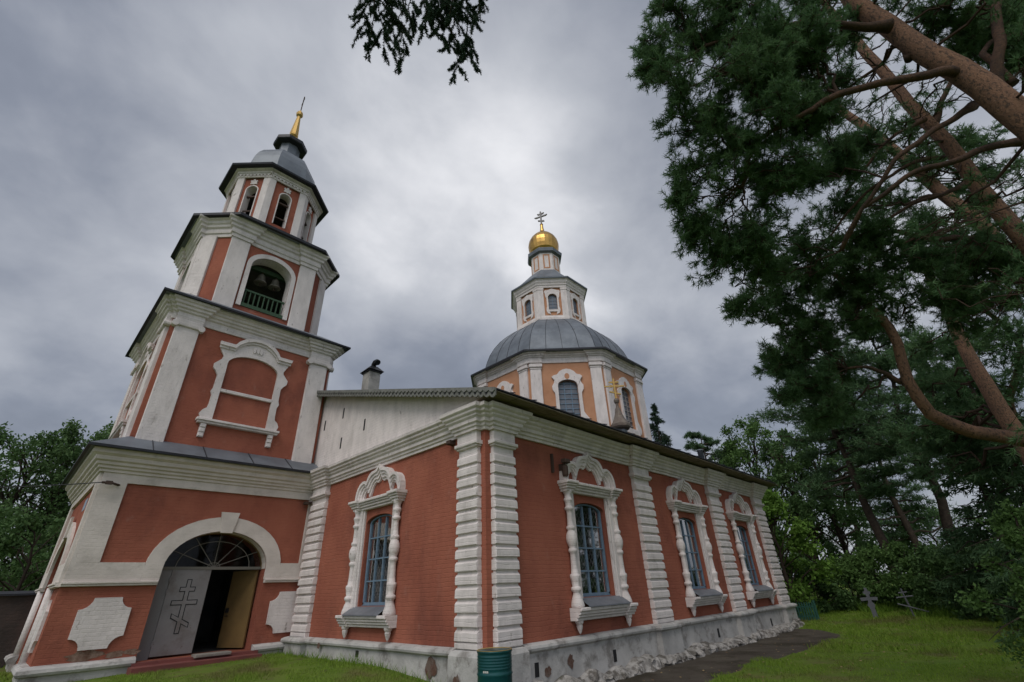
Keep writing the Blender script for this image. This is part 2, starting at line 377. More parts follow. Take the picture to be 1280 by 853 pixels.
# ------------------------------------------------------------------ ground and path
def g(x, y):
    z = 0.12*ss(-7, 0, x) + 0.42*ss(-2.5, 3.5, y)*ss(1.5, -0.5, x) + 0.42*ss(11, 24, x)
    z += 0.02*noise.noise(Vector((x*0.5, y*0.5, 0)))+0.012*noise.noise(Vector((x*1.7, y*1.7, 3)))
    return z
def axis_pts(a, b, lo, hi, fine, coarse):
    p = []; x = a
    while x < b:
        p.append(x); x += fine if lo <= x < hi else coarse
    return p+[b]
xs = axis_pts(-400, 500, -12, 28, 0.35, 9); ys = axis_pts(-400, 500, -14, 14, 0.35, 9)
gm = MB()
gm.v = [(x, y, g(x, y) if abs(x) < 60 and abs(y) < 60 else 0.5) for y in ys for x in xs]
nx = len(xs)
gm.f = [(j*nx+i, j*nx+i+1, (j+1)*nx+i+1, (j+1)*nx+i) for j in range(len(ys)-1) for i in range(nx-1)]
gm.build('ground', GROUND, smooth=True, kind='structure')
pm = MB(); PX = np.arange(-1.6, 13.7, 0.15); PK = np.linspace(0, 1, 15)
def path_edge(x):
    e = 1.70+0.40*ss(9.5, 12.0, x)+0.14*math.sin(x*0.9)+0.25*noise.noise(Vector((x*0.9, 0, 5)))+0.10*noise.noise(Vector((x*4, 0, 9)))
    return 0.15+e*min(1.0, math.sqrt(max(0.0, (13.75-x)/1.6)))
pm.v = [(x, -0.12-(path_edge(x)-0.12)*k, g(x, -0.12-(path_edge(x)-0.12)*k)+0.012-0.022*(k > 0.99)) for x in PX for k in PK]
pm.f = [(i*15+j, (i+1)*15+j, (i+1)*15+j+1, i*15+j+1) for i in range(len(PX)-1) for j in range(14)]
pm.build('path', PATHM, smooth=True, kind='structure')

# ------------------------------------------------------------------ church
church = thing('church', 'long red church with white trim, arched windows and an ochre octagon under a grey dome', 'church', (7.0, 8.0, 0.1))
FS = frame((0, 0), 270)          # u = x
FW = frame((0, 0), 180)          # u = -y
XE = 14.55; TOP = 4.92; ROOF_S = 0.307; Z0R = 5.185
PILS = [(0.125, 0.70), (5.10, 5.90), (9.62, 10.45), (13.62, 14.50)]
PILW = [(0.115, 0.69), (6.36, 7.20)]
OUT = 0.11
WINS = [3.13, 7.86, 11.95]; WINW = -3.60
HOLE = lambda uc: (uc, 0.55, 1.50, 3.18, 0.15)
mb = MB(); wall(mb, FS, 0, XE, 0, TOP, [HOLE(x) for x in WINS], 0.22)
wall(mb, frame((XE, 0), 0), 0, 19.8, 0, TOP)
mb.quad((XE, 19.8, 0), (0, 19.8, 0), (0, 19.8, TOP), (XE, 19.8, TOP))
mb.quad((0, 19.8, 0), (0, 12.4, 0), (0, 12.4, TOP), (0, 19.8, TOP))
wall(mb, FW, -12.4, 0, 0, TOP, [HOLE(WINW)], 0.22)
mb.build('wall', RED, church)
# white gable above the west cornice (with its narrow slits)
mb = MB()
mb.add([FW(u, 0.004, z) for u, z in [(0.0, 4.90), (0.0, Z0R-0.01), (-9.9, Z0R+9.9*ROOF_S-0.01), (-19.8, Z0R-0.01), (-19.8, 4.90)]], [(4, 3, 2, 1, 0)])
gable = mb.build('gable_wall', WHITE, church)
mb = MB()
for y, z in [(7.36, 6.39), (6.19, 6.47), (4.83, 5.77), (6.09, 5.55)]:
    mb = MB(); mb.box(FW, -y-0.035, -y+0.035, 0.004, 0.010, z-0.16, z+0.16); mb.build('slit', BLACK, gable)
def steps(corners, breaks, out, mode='wall'):
    """plan path round corners with pilaster projections; breaks[i] = intervals along edge i from its first corner"""
    P = []; n = len(corners)
    for i in range(n):
        a, b = np.array(corners[i], float), np.array(corners[(i+1) % n], float)
        l = np.linalg.norm(b-a); t = (b-a)/l; nn = np.array([t[1], -t[0]])
        bl = breaks[i]
        for s0, s1 in bl:
            first = mode == 'chamfer' and s0 < 0.2
            last = mode == 'chamfer' and s1 > l-0.2
            if s0 < 0.03: pass
            elif not first: P.append(a+t*s0)
            P.append(a+t*s0+nn*out); P.append(a+t*s1+nn*out)
            if s1 > l-0.03: pass
            elif not last: P.append(a+t*s1)
        if mode == 'wall' or (mode == 'corner'): P.append(b)
    return P
def path_ws(out):
    P = [(0, 7.3)]
    for a, b in sorted(PILW, reverse=True): P += [(0, b), (-out, b), (-out, a), (0, a)]
    P.append((0, 0))
    for a, b in PILS: P += [(a, 0), (a, -out), (b, -out), (b, 0)]
    return P+[(XE, 0), (XE, 3)]
CORN = [(o_, 4.43+(z_-4.43)*0.88) for o_, z_ in [(0, 4.43), (0.05, 4.43), (0.055, 4.49), (0.085, 4.51), (0.09, 4.555), (0.13, 4.585), (0.135, 4.66), (0.175, 4.70), (0.18, 4.735), (0.225, 4.775), (0.23, 4.82), (0.275, 4.86), (0.285, 4.93), (0.26, 4.95), (0.0, 4.95)]]
mb = MB(); mb.sweep(path_ws(OUT), CORN); mb.build('cornice', WHITE, church, wobble=True)
PLN = [(0.06, -0.4), (0.06, 0.735), (0.085, 0.745), (0.125, 0.77), (0.135, 0.805), (0.12, 0.845), (0.07, 0.865), (0.0, 0.88)]
PW = path_ws(0.14); iw = PW.index((0, 0))
mb = MB(); mb.sweep(PW[:5]+[(0, 0.74)], PLN, step=0.3); plinth = mb.build('plinth', PLINTH, church, wobble=True)
mb = MB(); mb.sweep([(0.75, 0)]+PW[iw+5:], PLN, step=0.3); mb.build('plinth', PLINTH, church, wobble=True)
mb = MB(); mb.sweep([(0, 0.76), (-0.17, 0.76), (-0.17, -0.17), (0.77, -0.17), (0.77, 0)], [(0.03, -0.4), (0.005, 0.78), (-0.03, 0.845), (-0.12, 0.882), (-0.17, 0.885)], step=0.15); mb.build('corner_block', PLINTH, church, wobble=True)
for F, u, w, z, h in [(FS, 1.05, .05, 0.50, .1), (FS, 3.35, .05, 0.46, .1), (FS, 8.25, .05, 0.46, .1), (FS, 12.3, .05, 0.44, .1), (FW, -3.89, .06, .655, .055)]:
    mb = MB(); mb.box(F, u-w, u+w, 0.06, 0.068, z-h, z+h); mb.build('vent', BLACK, plinth)
# bare brick where the plaster has fallen off the plinth
def blot(F, u, z, ru, rz, d, seed):
    n = 15; rr = random.Random(seed)
    return [F(u+ru*(0.65+0.5*rr.random())*math.cos(2*PI*i/n), d, z+rz*(0.65+0.5*rr.random())*math.sin(2*PI*i/n)) for i in range(n)]
BARE = mat('bare_brick', (0.115, 0.058, 0.040), 0.95, col2=(0.16, 0.12, 0.10), nscale=9, bump=1.0, bscale=20)
for k, (F, u, z, ru, rz, d) in enumerate([(FW, -1.35, 0.58, 0.16, 0.17, 0.072), (FS, 1.32, 0.44, 0.10, 0.09, 0.072), (FS, 1.95, 0.52, 0.09, 0.12, 0.072), (FW, -0.50, 0.40, 0.10, 0.16, 0.205), (FS, 0.52, 0.30, 0.10, 0.12, 0.205), (FS, 5.9, 0.55, 0.12, 0.1, 0.072), (FW, -5.5, 0.74, 0.08, 0.06, 0.14)]):
    mb = MB(); p = blot(F, u, z, ru, rz, d, k); mb.add(p, [tuple(range(len(p)))]); mb.build('bare_brick_patch', BARE, plinth)
# lumps of fallen plaster along the foot of the south wall
mb = MB(); XR = np.arange(0.85, 14.75, 0.045); K = 18
for x in XR:
    for k in range(K):
        t = k/(K-1)
        hgt = 0.19+0.10*noise.noise(Vector((x*0.8, 0, 2)))+0.09*noise.noise(Vector((x*2.6, 0, 6)))
        dp = 0.30+0.12*noise.noise(Vector((x*1.1, 4, 2)))
        ang = t*PI/2
        y = -0.05-dp*math.cos(ang)**0.8; z = g(x, -0.4)-0.06+(hgt+0.06)*math.sin(ang)**0.9
        nv = noise.noise_vector(Vector((x*4.5, y*4.5, z*4.5)))*0.085+noise.noise_vector(Vector((x*13, y*13, z*13)))*0.035
        cellv = noise.cell(Vector((x*6.5, y*6.5, z*6.5)))*0.045
        f_ = math.sin(PI*min(1, t*1.25+0.05)) if t < 0.8 else max(0.0, (1-t)*5)*0.6
        mb.v.append((x+nv[0]*f_, y-(nv[1]*0.8+cellv)*f_, z+nv[2]*f_))
mb.f = [(i*K+j, (i+1)*K+j, (i+1)*K+j+1, i*K+j+1) for i in range(len(XR)-1) for j in range(K-1)]
mb.build('crumbled_footing', RUBBLE, church)
# rusticated pilasters
def rusticated(F, u0, u1, parent, z0=0.875, z1=4.47, out=OUT):
    mb = MB()
    mb.box(F, u0+0.02, u1-0.02, 0, out-0.035, z0, z1)
    mb.box(F, u0, u1, 0, out+0.002, z0, z0+0.085, 0.006)
    z = z0+0.10; k = 0
    while z+0.13 < 4.12:
        w = random.uniform(-0.008, 0.008); o2 = out+random.uniform(0, 0.012)
        Q = [[F(u0+w, 0, z), F(u1+w, 0, z), F(u1+w, 0, z+0.165), F(u0+w, 0, z+0.165)],
             [F(u0+w, o2-0.006, z), F(u1+w, o2-0.006, z), F(u1+w, out-0.035, z+0.165), F(u0+w, out-0.035, z+0.165)],
             [F(u0+w+0.006, o2+0.006, z+0.010), F(u1+w-0.006, o2+0.006, z+0.010), F(u1+w-0.006, o2+0.002, z+0.125), F(u0+w+0.006, o2+0.002, z+0.125)]]
        mb.loft(Q, True, False, True)
        z += 0.2035; k += 1
    mb.box(F, u0-0.01, u1+0.01, 0, out+0.02, 4.125, 4.16, 0.008)
    mb.box(F, u0-0.045, u1+0.045, 0, out+0.055, 4.161, 4.235, 0.015)
    mb.box(F, u0, u1, 0, out+0.004, 4.236, 4.45)
    return mb.build('pilaster', WHITE, parent, wobble=True)
for a, b in PILS: rusticated(FS, a, b, church)
for a, b in PILW: rusticated(FW, -b, -a, church)

# ornate windows
COLON = [(.15, 1.34), (.165, 1.37), (.15, 1.42), (.115, 1.50), (.085, 1.57), (.085, 1.60), (.12, 1.62), (.125, 1.655), (.115, 1.68), (.085, 1.70), (.10, 1.76), (.11, 1.82), (.125, 1.86), (.12, 1.90), (.085, 1.92),
         (.078, 2.02), (.072, 2.24), (.08, 2.29), (.105, 2.31), (.11, 2.345), (.10, 2.37), (.078, 2.385), (.10, 2.42), (.135, 2.50), (.142, 2.56), (.13, 2.63), (.095, 2.70), (.08, 2.715), (.11, 2.735), (.115, 2.765), (.105, 2.79), (.08, 2.805),
         (.07, 2.9), (.068, 3.06), (.08, 3.10), (.105, 3.115), (.11, 3.15), (.10, 3.17), (.075, 3.185), (.09, 3.26), (.11, 3.29), (.115, 3.32), (.10, 3.345), (.08, 3.36), (.085, 3.42), (.12, 3.47), (.12, 3.53)]
HO = [(-0.97, 3.70), (-0.975, 3.80), (-0.955, 3.92), (-0.90, 4.03), (-0.81, 4.11), (-0.70, 4.15), (-0.60, 4.15), (-0.52, 4.12), (-0.49, 4.19), (-0.42, 4.27), (-0.33, 4.32), (-0.23, 4.335), (-0.15, 4.345), (-0.09, 4.365), (-0.04, 4.40), (0.0, 4.46)]
HI = [(-0.72, 3.70), (-0.72, 3.77), (-0.70, 3.85), (-0.65, 3.92), (-0.585, 3.95), (-0.535, 3.93), (-0.51, 3.86), (-0.50, 3.79), (-0.44, 3.77), (-0.40, 3.84), (-0.345, 3.97), (-0.27, 4.06), (-0.19, 4.08), (-0.135, 4.05), (-0.07, 4.08), (0.0, 4.17)]
def ornate_window(F, uc, parent):
    G = lambda u, d, z: F(uc+u, d, z)
    d0, d1 = -0.115, -0.075
    mb = MB()
    inner = arch(0, 0.475, 3.155, 0.135, 14, 1.55); outer = arch(0, 0.52, 3.17, 0.145, 14, 1.51)
    mb.band(G, inner, outer, d0, d1)
    mb.box(G, -0.52, 0.52, d0, d1, 1.51, 1.565)
    for u in (-0.155, 0.155): mb.box(G, u-0.015, u+0.015, d0, d1-0.004, 1.56, 3.26)
    for z in (1.97, 2.41, 2.85): mb.box(G, -0.465, 0.465, d0, d1-0.008, z-0.014, z+0.014)
    win = mb.build('window', BLUE, parent)
    mb = MB(); p = arch(0, 0.50, 3.16, 0.14, 14, 1.53)
    mb.add([G(u, -0.110, z) for u, z in p], [tuple(range(len(p)))]); mb.build('pane', GLASS, win)
    mb = MB(); s = 0.15
    for k in range(-12, 17):
        for sg in (1, -1):
            # diamonds of thin bar behind the glass
            z0 = 1.5+k*s
            pts = []
            for i in range(11):
                u = -0.5+i*0.1; z = z0+sg*(u)*1.35
                if 1.53 < z < 3.16+0.1*math.cos(u*3): pts.append(G(u, -0.15, z))
            if len(pts) > 1: mb.tube(pts, 0.0065, 4)
    mb.build('lattice', LATT, win)
    mb = MB(); mb.add([G(-0.7, -0.215, 1.4), G(0.7, -0.215, 1.4), G(0.7, -0.215, 3.45), G(-0.7, -0.215, 3.45)], [(0, 1, 2, 3)]); mb.build('dark_backing', BACKING, win)
    # white surround: jambs and entablature
    mb = MB()
    for s in (-1, 1):
        a, b = sorted((s*0.60, s*0.80)); mb.box(G, a, b, 0, 0.055, 1.40, 3.50, 0.01)
        a, b = sorted((s*0.66, s*0.80)); mb.box(G, a, b, 0.055, 0.085, 1.40, 3.50, 0.01)
    for z0, z1, w, d in [(3.48, 3.535, .92, .10), (3.535, 3.59, .93, .135), (3.59, 3.635, .94, .17), (3.635, 3.70, .97, .21)]:
        mb.box(G, -w, w, 0, d, z0, z1, 0.012)
        for s in (-1, 1):
            a, b = sorted((s*(0.84-0.13-(z0-3.48)*0.35), s*(0.84+0.13+(z0-3.48)*0.55))); mb.box(G, a, b, 0, d+0.075, z0+0.004, z1+0.004, 0.012)
    mb.build('surround', WHITE, win, wobble=True)
    for s in (-1, 1):
        mb = MB(); c = G(s*0.845, 0.085, 0); mb.lathe(c, [(r_*0.82, z_) for r_, z_ in COLON], 14)
        mb.build('colonnette', WHITE, win, smooth=True, wobble=True)
    mb = MB(); O = mirror(HO); I = mirror(HI)
    lerp = lambda t: [(i[0]+(o[0]-i[0])*t, i[1]+(o[1]-i[1])*t) for i, o in zip(I, O)]
    mb.band(G, lerp(0.0), lerp(1.0), 0, 0.05)
    mb.band(G, lerp(0.22), lerp(1.0), 0.05, 0.085)
    mb.band(G, lerp(0.50), lerp(1.0), 0.085, 0.115)
    mb.band(G, lerp(0.74), lerp(1.0), 0.115, 0.15)
    mb.build('hood', WHITE, win, wobble=True)
    mb = MB()
    mb.loft([[G(-.70, -0.12, 1.515), G(.70, -0.12, 1.515)], [G(-.72, 0.06, 1.48), G(.72, 0.06, 1.48)], [G(-.73, 0.27, 1.355), G(.73, 0.27, 1.355)], [G(-.73, 0.275, 1.335), G(.73, 0.275, 1.335)]], closed=False)
    mb.build('sill', SILL, win)
    mb = MB()
    for z0, z1, w, d in [(1.12, 1.17, .92, .12), (1.17, 1.22, .94, .16), (1.22, 1.275, .95, .195), (1.275, 1.335, .98, .235)]:
        mb.box(G, -w, w, 0, d, z0, z1, 0.012)
        for s in (-1, 1):
            a, b = sorted((s*0.70, s*1.0)); mb.box(G, a, b, 0, d+0.05, z0+0.004, z1+0.004, 0.012)
    for s in (-1, 1):
        mb.lathe(G(s*0.85, 0.09, 0), [(.085, 1.13), (.08, 1.09), (.055, 1.06), (.06, 1.03), (.045, .98), (.025, .93), (.0, .90)][::-1], 10)
    mb.build('shelf', WHITE, win, wobble=True)
    return win
for x in WINS: ornate_window(FS, x, church)
ornate_window(FW, WINW, church)

# roof: two slopes, soffit boards, carved valance board on the west rake
mb = MB(); ye, ze = -0.66, 4.965
zr = Z0R+9.9*ROOF_S
def roof_z(y): return Z0R+(y if y < 9.9 else 19.8-y)*ROOF_S
for y0, y1 in ((ye, 9.9), (9.9, 20.4)):
    zA, zB = Z0R+min(y0, 19.8-y0)*ROOF_S, Z0R+min(y1, 19.8-y1)*ROOF_S
    for xa, xb in ((-0.30, XE+0.45),):
        mb.loft([[(xa, y0, zA), (xb, y0, zA), (xb, y0, zA+0.028), (xa, y0, zA+0.028)], [(xa, y1, zB), (xb, y1, zB), (xb, y1, zB+0.028), (xa, y1, zB+0.028)]], True, True, True)
x = 0.2
while x < XE:
    mb.tube([(x, ye, Z0R+ye*ROOF_S+0.055), (x, 9.9, zr+0.055)], 0.014, 4); x += 0.62
roof = mb.build('roof', ROOFD, church)
mb = MB(); x = -0.28
while x < XE+0.4:
    mb.box(lambda u, d, z: (u, d, z), x, x+0.57, ye+0.02, -0.05, 4.952-random.random()*0.012, 4.966); x += 0.58
mb.build('soffit', WOOD, roof)
mb = MB()
for sgn in (0,):
    pts = []; n = 0; y = ye; 
    top = []; bot = []
    while y < 8.3:
        for k in range(8):
            yy = y+0.16*k/8; t = k/8
            top.append((-yy, Z0R+yy*ROOF_S+0.03)); bot.append((-yy, Z0R+yy*ROOF_S-0.125-0.045*abs(math.sin(PI*t))))
        y += 0.16
    F2 = frame((-0.305, 0), 180)
    mb.band(F2, bot, top, 0, 0.03)
    mb.band(F2, [(u, z+0.10) for u, z in bot], [(u, z) for u, z in top], 0.032, 0.05)
valance = mb.build('valance', GREYWOOD, roof)
mb = MB(); y = ye+0.08
while y < 8.2:
    c = (-y, Z0R+y*ROOF_S-0.085); r = 0.032
    mb.add([F2(c[0]+r*math.cos(2*PI*i/8), 0.034, c[1]+r*math.sin(2*PI*i/8)) for i in range(8)], [tuple(range(8))]); y += 0.16
cv = mb.build('carving', BLACK, valance); cv['kind'] = 'stuff'
# chimney, vent pipe
mb = MB(); I3 = lambda u, d, z: (u, d, z)
mb.box(I3, 0.58, 0.96, 6.02, 6.44, 6.2, 7.98); ch = mb.build('chimney', CHIM, roof)
mb = MB(); mb.box(I3, 0.54, 1.00, 5.98, 6.48, 7.98, 8.03)
mb.loft([[(0.50, 5.93, 8.03), (1.04, 5.93, 8.03), (1.04, 6.53, 8.03), (0.50, 6.53, 8.03)], [(0.66, 6.10, 8.22), (0.88, 6.10, 8.22), (0.88, 6.36, 8.22), (0.66, 6.36, 8.22)]], True, True, True)
mb.tube([(0.78, 6.20, 8.20), (0.77, 6.17, 8.28), (0.77, 6.08, 8.34), (0.77, 5.98, 8.33), (0.77, 5.92, 8.28)], [0.07, 0.08, 0.09, 0.09, 0.095], 10)
mb.build('chimney_cap', ROOFD, roof)
mb = MB(); mb.lathe((12.45, 1.0, 0), [(0.11, 5.3), (0.11, 6.22), (0.13, 6.23), (0.13, 6.28), (0.0, 6.30)], 12); mb.build('vent_pipe', ROOF, roof, smooth=True)
# fittings on the wall
mb = MB(); p = FS(1.92, 0, 4.02); mb.box(lambda u, d, z: FS(1.92+u, d, z), -0.02, 0.02, 0, 0.06, 3.85, 4.25)
mb.build('bracket', IRON, church)
mb = MB(); mb.box(lambda u, d, z: FS(2.18+u, d, z), -0.09, 0.09, 0.14, 0.26, 4.06, 4.14, 0.01); mb.box(lambda u, d, z: FS(2.18+u, d, z), -0.015, 0.015, 0, 0.16, 3.92, 4.06); mb.lathe(FS(2.18, 0.16, 0), [(0.05, 3.78), (0.07, 3.82), (0.07, 3.98), (0.05, 4.02)], 10)
mb.build('floodlight', IRON, church)
mb = MB(); mb.box(lambda u, d, z: FW(-0.95+u, d, z), -0.06, 0.06, 0, 0.16, 4.33, 4.41, 0.01); mb.build('floodlight', IRON, church)

# ------------------------------------------------------------------ octagon, dome, lantern, gilded onion
CC = (15.0, 9.9)
def octring(c, a, s, z): return [(c[0]+x, c[1]+y, z) for x, y in [(-s, -a), (s, -a), (a, -s), (a, s), (s, a), (-s, a), (-a, s), (-a, -s)]]
def oct2(c, a, s): return [(p[0], p[1]) for p in octring(c, a, s, 0)]
T8 = math.tan(PI/8)
def octface(c, a, k): return frame((c[0]+a*math.cos(math.radians(270+45*k)), c[1]+a*math.sin(math.radians(270+45*k))), 270+45*k)
A1 = 4.6; S1 = A1*T8
mb = MB()
for k in range(8): wall(mb, octface(CC, A1, k), -S1, S1, 3.0, 12.2, [(0.02, 0.50, 8.70, 10.70, 0.30)], 0.2)
drum = mb.build('octagon_wall', OCHRE, church)
for k in range(8):
    F = octface(CC, A1, k)
    for s in (-1, 1):
        mb = MB(); a, b = sorted((s*1.27, s*1.84))
        mb.box(F, a, b, 0, 0.10, 5.0, 11.99, 0.012); mb.box(F, a-0.03, b+0.03, 0, 0.13, 11.62, 11.66, 0.01)
        mb.box(F, a-0.06, b+0.06, 0, 0.17, 11.72, 11.90, 0.02)
        mb.build('pilaster', WHITE, drum)
    mb = MB(); G = lambda u, d, z: F(u+0.02, d, z)
    inner = arch(0, 0.50, 10.70, 0.30, 14, 8.72)
    half = [(-0.66, 8.45), (-0.92, 8.60), (-0.95, 8.85), (-0.80, 9.05), (-0.68, 9.2), (-0.66, 10.25), (-0.78, 10.45), (-0.80, 10.65), (-0.68, 10.85), (-0.62, 10.98), (-0.78, 11.10), (-0.80, 11.25), (-0.52, 11.25), (-0.45, 11.40), (-0.25, 11.55), (0.0, 11.60)]
    Oo = mirror(half)
    # resample outer to the inner count
    def resample(P, n):
        P = np.array(P); d = np.r_[0, np.cumsum(np.linalg.norm(np.diff(P, axis=0), axis=1))]
        t = np.linspace(0, d[-1], n); return list(zip(np.interp(t, d, P[:, 0]), np.interp(t, d, P[:, 1])))
    mb.band(G, resample(inner, 41), resample(Oo, 41), 0, 0.09)
    mb.box(G, -0.70, 0.70, 0, 0.10, 8.44, 8.71)
    ob = mb.build('window_surround', WHITE, drum)
    mb = MB(); mb.prism(G, [(0.13*math.cos(t), 11.18+0.17*math.sin(t)) for t in np.linspace(0, 2*PI, 13)[:-1]], 0.085, 0.094); mb.build('ochre_roundel', OCHRE, drum)
    mb = MB(); p = arch(0, 0.5, 10.70, 0.30, 14, 8.70); mb.add([G(u, -0.16, z) for u, z in p], [tuple(range(len(p)))]); mb.build('pane', GLASSD, drum)
    mb = MB()
    for u in (-0.17, 0.17): mb.box(G, u-0.02, u+0.02, -0.15, -0.12, 8.7, 10.95)
    for z in np.arange(8.95, 10.9, 0.27): mb.box(G, -0.5, 0.5, -0.15, -0.125, z-0.018, z+0.018)
    mb.build('glazing_bar', LATT if k in (0, 1) else BLUE, drum)
PB = [(S1-1.84, S1-1.27), (S1+1.27, S1+1.84)]
def octcornice(c, a, s, breaks, prof, out, mode): return steps(oct2(c, a, s), breaks, out, mode)
mb = MB(); mb.sweep(steps(oct2(CC, A1, S1), [PB]*8, 0.10, 'chamfer'), [(0, 11.97), (0.05, 11.97), (0.06, 12.03), (0.05, 12.05), (0.05, 12.24), (0.10, 12.27), (0.11, 12.31), (0.18, 12.36), (0.19, 12.42), (0.28, 12.46), (0.29, 12.52), (0, 12.52)], True, 2.0)
mb.build('octagon_cornice', WHITE, drum)
DP = [(5.08, 12.52), (5.08, 12.57), (4.74, 12.68), (4.42, 12.84), (4.27, 13.10), (4.17, 13.50), (4.00, 14.00), (3.73, 14.52), (3.38, 15.02), (2.95, 15.48), (2.50, 15.88), (2.20, 16.10), (2.15, 16.15)]
mb = MB(); rings = [octring(CC, r, r*T8, z) for r, z in DP]
mb.loft(rings); 
mb.loft([octring(CC, 4.6, 4.6*T8, 12.515), octring(CC, 5.08, 5.08*T8, 12.515)])
dome = mb.build('dome_roof', ROOF, church)
mb = MB()
for k in range(8):
    F = octface(CC, 0, k)
    for f in (-1, -0.5, 0.0, 0.5):
        mb.tube([F(f*r*T8, r+0.006, z) for r, z in DP[1:]], 0.014, 4)
mb.build('standing_seam', ROOFD, dome)
mb = MB(); mb.loft([octring(CC, 5.08, 5.08*T8, 12.50), octring(CC, 5.11, 5.11*T8, 12.50), octring(CC, 5.11, 5.11*T8, 12.59), octring(CC, 5.06, 5.06*T8, 12.60)]); mb.build('eave', ROOFD, dome)
A2 = 2.12; S2 = A2*T8
mb = MB()
for k in range(8): wall(mb, octface(CC, A2, k), -S2, S2, 16.0, 18.7, [(0, 0.28, 16.80, 17.72, 0.26)], 0.15)
lant = mb.build('lantern_wall', OCHRE, church)
mb = MB(); mb.sweep(oct2(CC, A2, S2), [(0.0, 16.02), (0.14, 16.02), (0.14, 16.22), (0.09, 16.28), (0.09, 16.36), (0, 16.38)], True, 3); mb.build('lantern_base', WHITE, lant)
for k in range(8):
    F = octface(CC, A2, k)
    mb = MB()
    for s in (-1, 1):
        a, b = sorted((s*0.55, s*(S2+0.035))); mb.box(F, a, b, 0, 0.085, 16.25, 18.45)
        a, b = sorted((s*0.53, s*(S2+0.04))); mb.box(F, a, b, 0, 0.11, 18.26, 18.40)
    mb.build('lantern_pilaster', WHITE, lant)
    mb = MB()
    half = [(-0.16, 16.42), (-0.22, 16.50), (-0.36, 16.55), (-0.42, 16.68), (-0.44, 16.85), (-0.38, 16.98), (-0.38, 17.65), (-0.45, 17.78), (-0.45, 17.98), (-0.50, 18.10), (-0.50, 18.22), (-0.3, 18.25), (0, 18.36)]
    mb.band(F, resample(arch(0, 0.28, 17.72, 0.26, 14, 16.80), 41), resample(mirror(half), 41), 0, 0.06)
    mb.box(F, -0.34, 0.34, 0, 0.065, 16.66, 16.80)
    mb.build('lantern_surround', WHITE, lant)
    mb = MB(); p = arch(0, 0.28, 17.72, 0.26, 12, 16.80); mb.add([F(u, -0.1, z) for u, z in p], [tuple(range(len(p)))]); mb.build('pane', GLASSD, lant)
    mb = MB(); mb.box(F, -0.012, 0.012, -0.095, -0.08, 16.8, 17.98)
    for z in (17.04, 17.28, 17.52, 17.76): mb.box(F, -0.28, 0.28, -0.095, -0.083, z-0.01, z+0.01)
    mb.build('glazing_bar', BLUE, lant)
mb = MB(); mb.sweep(oct2(CC, A2+0.05, (A2+0.05)*T8), [(0, 18.42), (0.06, 18.42), (0.07, 18.55), (0.12, 18.60), (0.13, 18.68), (0.20, 18.78), (0.22, 18.92), (0.28, 18.97), (0, 18.98)], True, 3); mb.build('lantern_cornice', WHITE, lant)
mb = MB(); mb.loft([octring(CC, r, r*T8, z) for r, z in [(2.1, 18.97), (2.52, 18.97), (2.54, 19.06), (2.2, 19.30), (1.75, 19.85), (1.35, 20.35), (1.05, 20.72), (1.0, 20.75)]])
mb.build('lantern_roof', ROOF, lant)
mb = MB()
for k in range(8): wall(mb, octface(CC, 0.97, k), -0.97*T8, 0.97*T8, 20.6, 22.3)
dr2 = mb.build('cupola_drum', WHITE, church)
mb = MB()
for k in range(8):
    F = octface(CC, 0.97, k)
    mb.band(F, [(-.14, 21.0), (-.14, 22.0), (.14, 22.0), (.14, 21.0), (-.14, 21.0)], [(-.235, 20.9), (-.235, 22.1), (.235, 22.1), (.235, 20.9), (-.235, 20.9)], 0, 0.012)
mb.build('panel_border', OCHRE, dr2)
mb = MB(); mb.loft([octring(CC, r, r*T8, z) for r, z in [(0.98, 22.22), (1.16, 22.30), (1.20, 22.52), (1.18, 22.56), (0.7, 22.66)]]); mb.build('drum_eave', ROOF, dr2)
mb = MB(); mb.lathe((*CC, 0), [(0.86, 22.58), (0.90, 22.78), (1.00, 22.95), (1.08, 23.25), (1.11, 23.55), (1.06, 23.88), (0.93, 24.18), (0.72, 24.45), (0.48, 24.66), (0.28, 24.84), (0.18, 25.02), (0.13, 25.3), (0.10, 25.62), (0.13, 25.68), (0.10, 25.75), (0, 25.78)], 24)
onion = mb.build('onion_dome', GOLD, church)
def ortho_cross(F, z0, h, t, w=0.34, slant=True):
    """eight-pointed cross: staff, short bar, long bar, slanted foot bar"""
    mb = MB()
    mb.box(F, -t, t, -t, t, z0, z0+h)
    mb.box(F, -w*h, w*h, -t*0.9, t*0.9, z0+h*0.62-t, z0+h*0.62+t)
    mb.box(F, -w*h*0.5, w*h*0.5, -t*0.9, t*0.9, z0+h*0.82-t, z0+h*0.82+t)
    P = [(-w*h*0.55, z0+h*0.36-t), (w*h*0.55, z0+h*0.22-t), (w*h*0.55, z0+h*0.22+t), (-w*h*0.55, z0+h*0.36+t)]
    mb.prism(F, P, -t*0.9, t*0.9); mb.prism(F, P[::-1], t*0.9, -t*0.9)
    return mb
FC = frame(CC, 225)
mb = ortho_cross(frame(CC, 200), 25.7, 1.30, 0.052)
for s in (-1, 1):
    for zc_ in (0.62, 0.82): mb.lathe(frame(CC, 200)(s*1.35*0.34*(1 if zc_ < .7 else .5), 0, 25.7+1.35*zc_), [(0, -0.07), (0.06, -0.02), (0.06, 0.02), (0, 0.07)], 8)
mb.build('cross', GREYMET, onion)
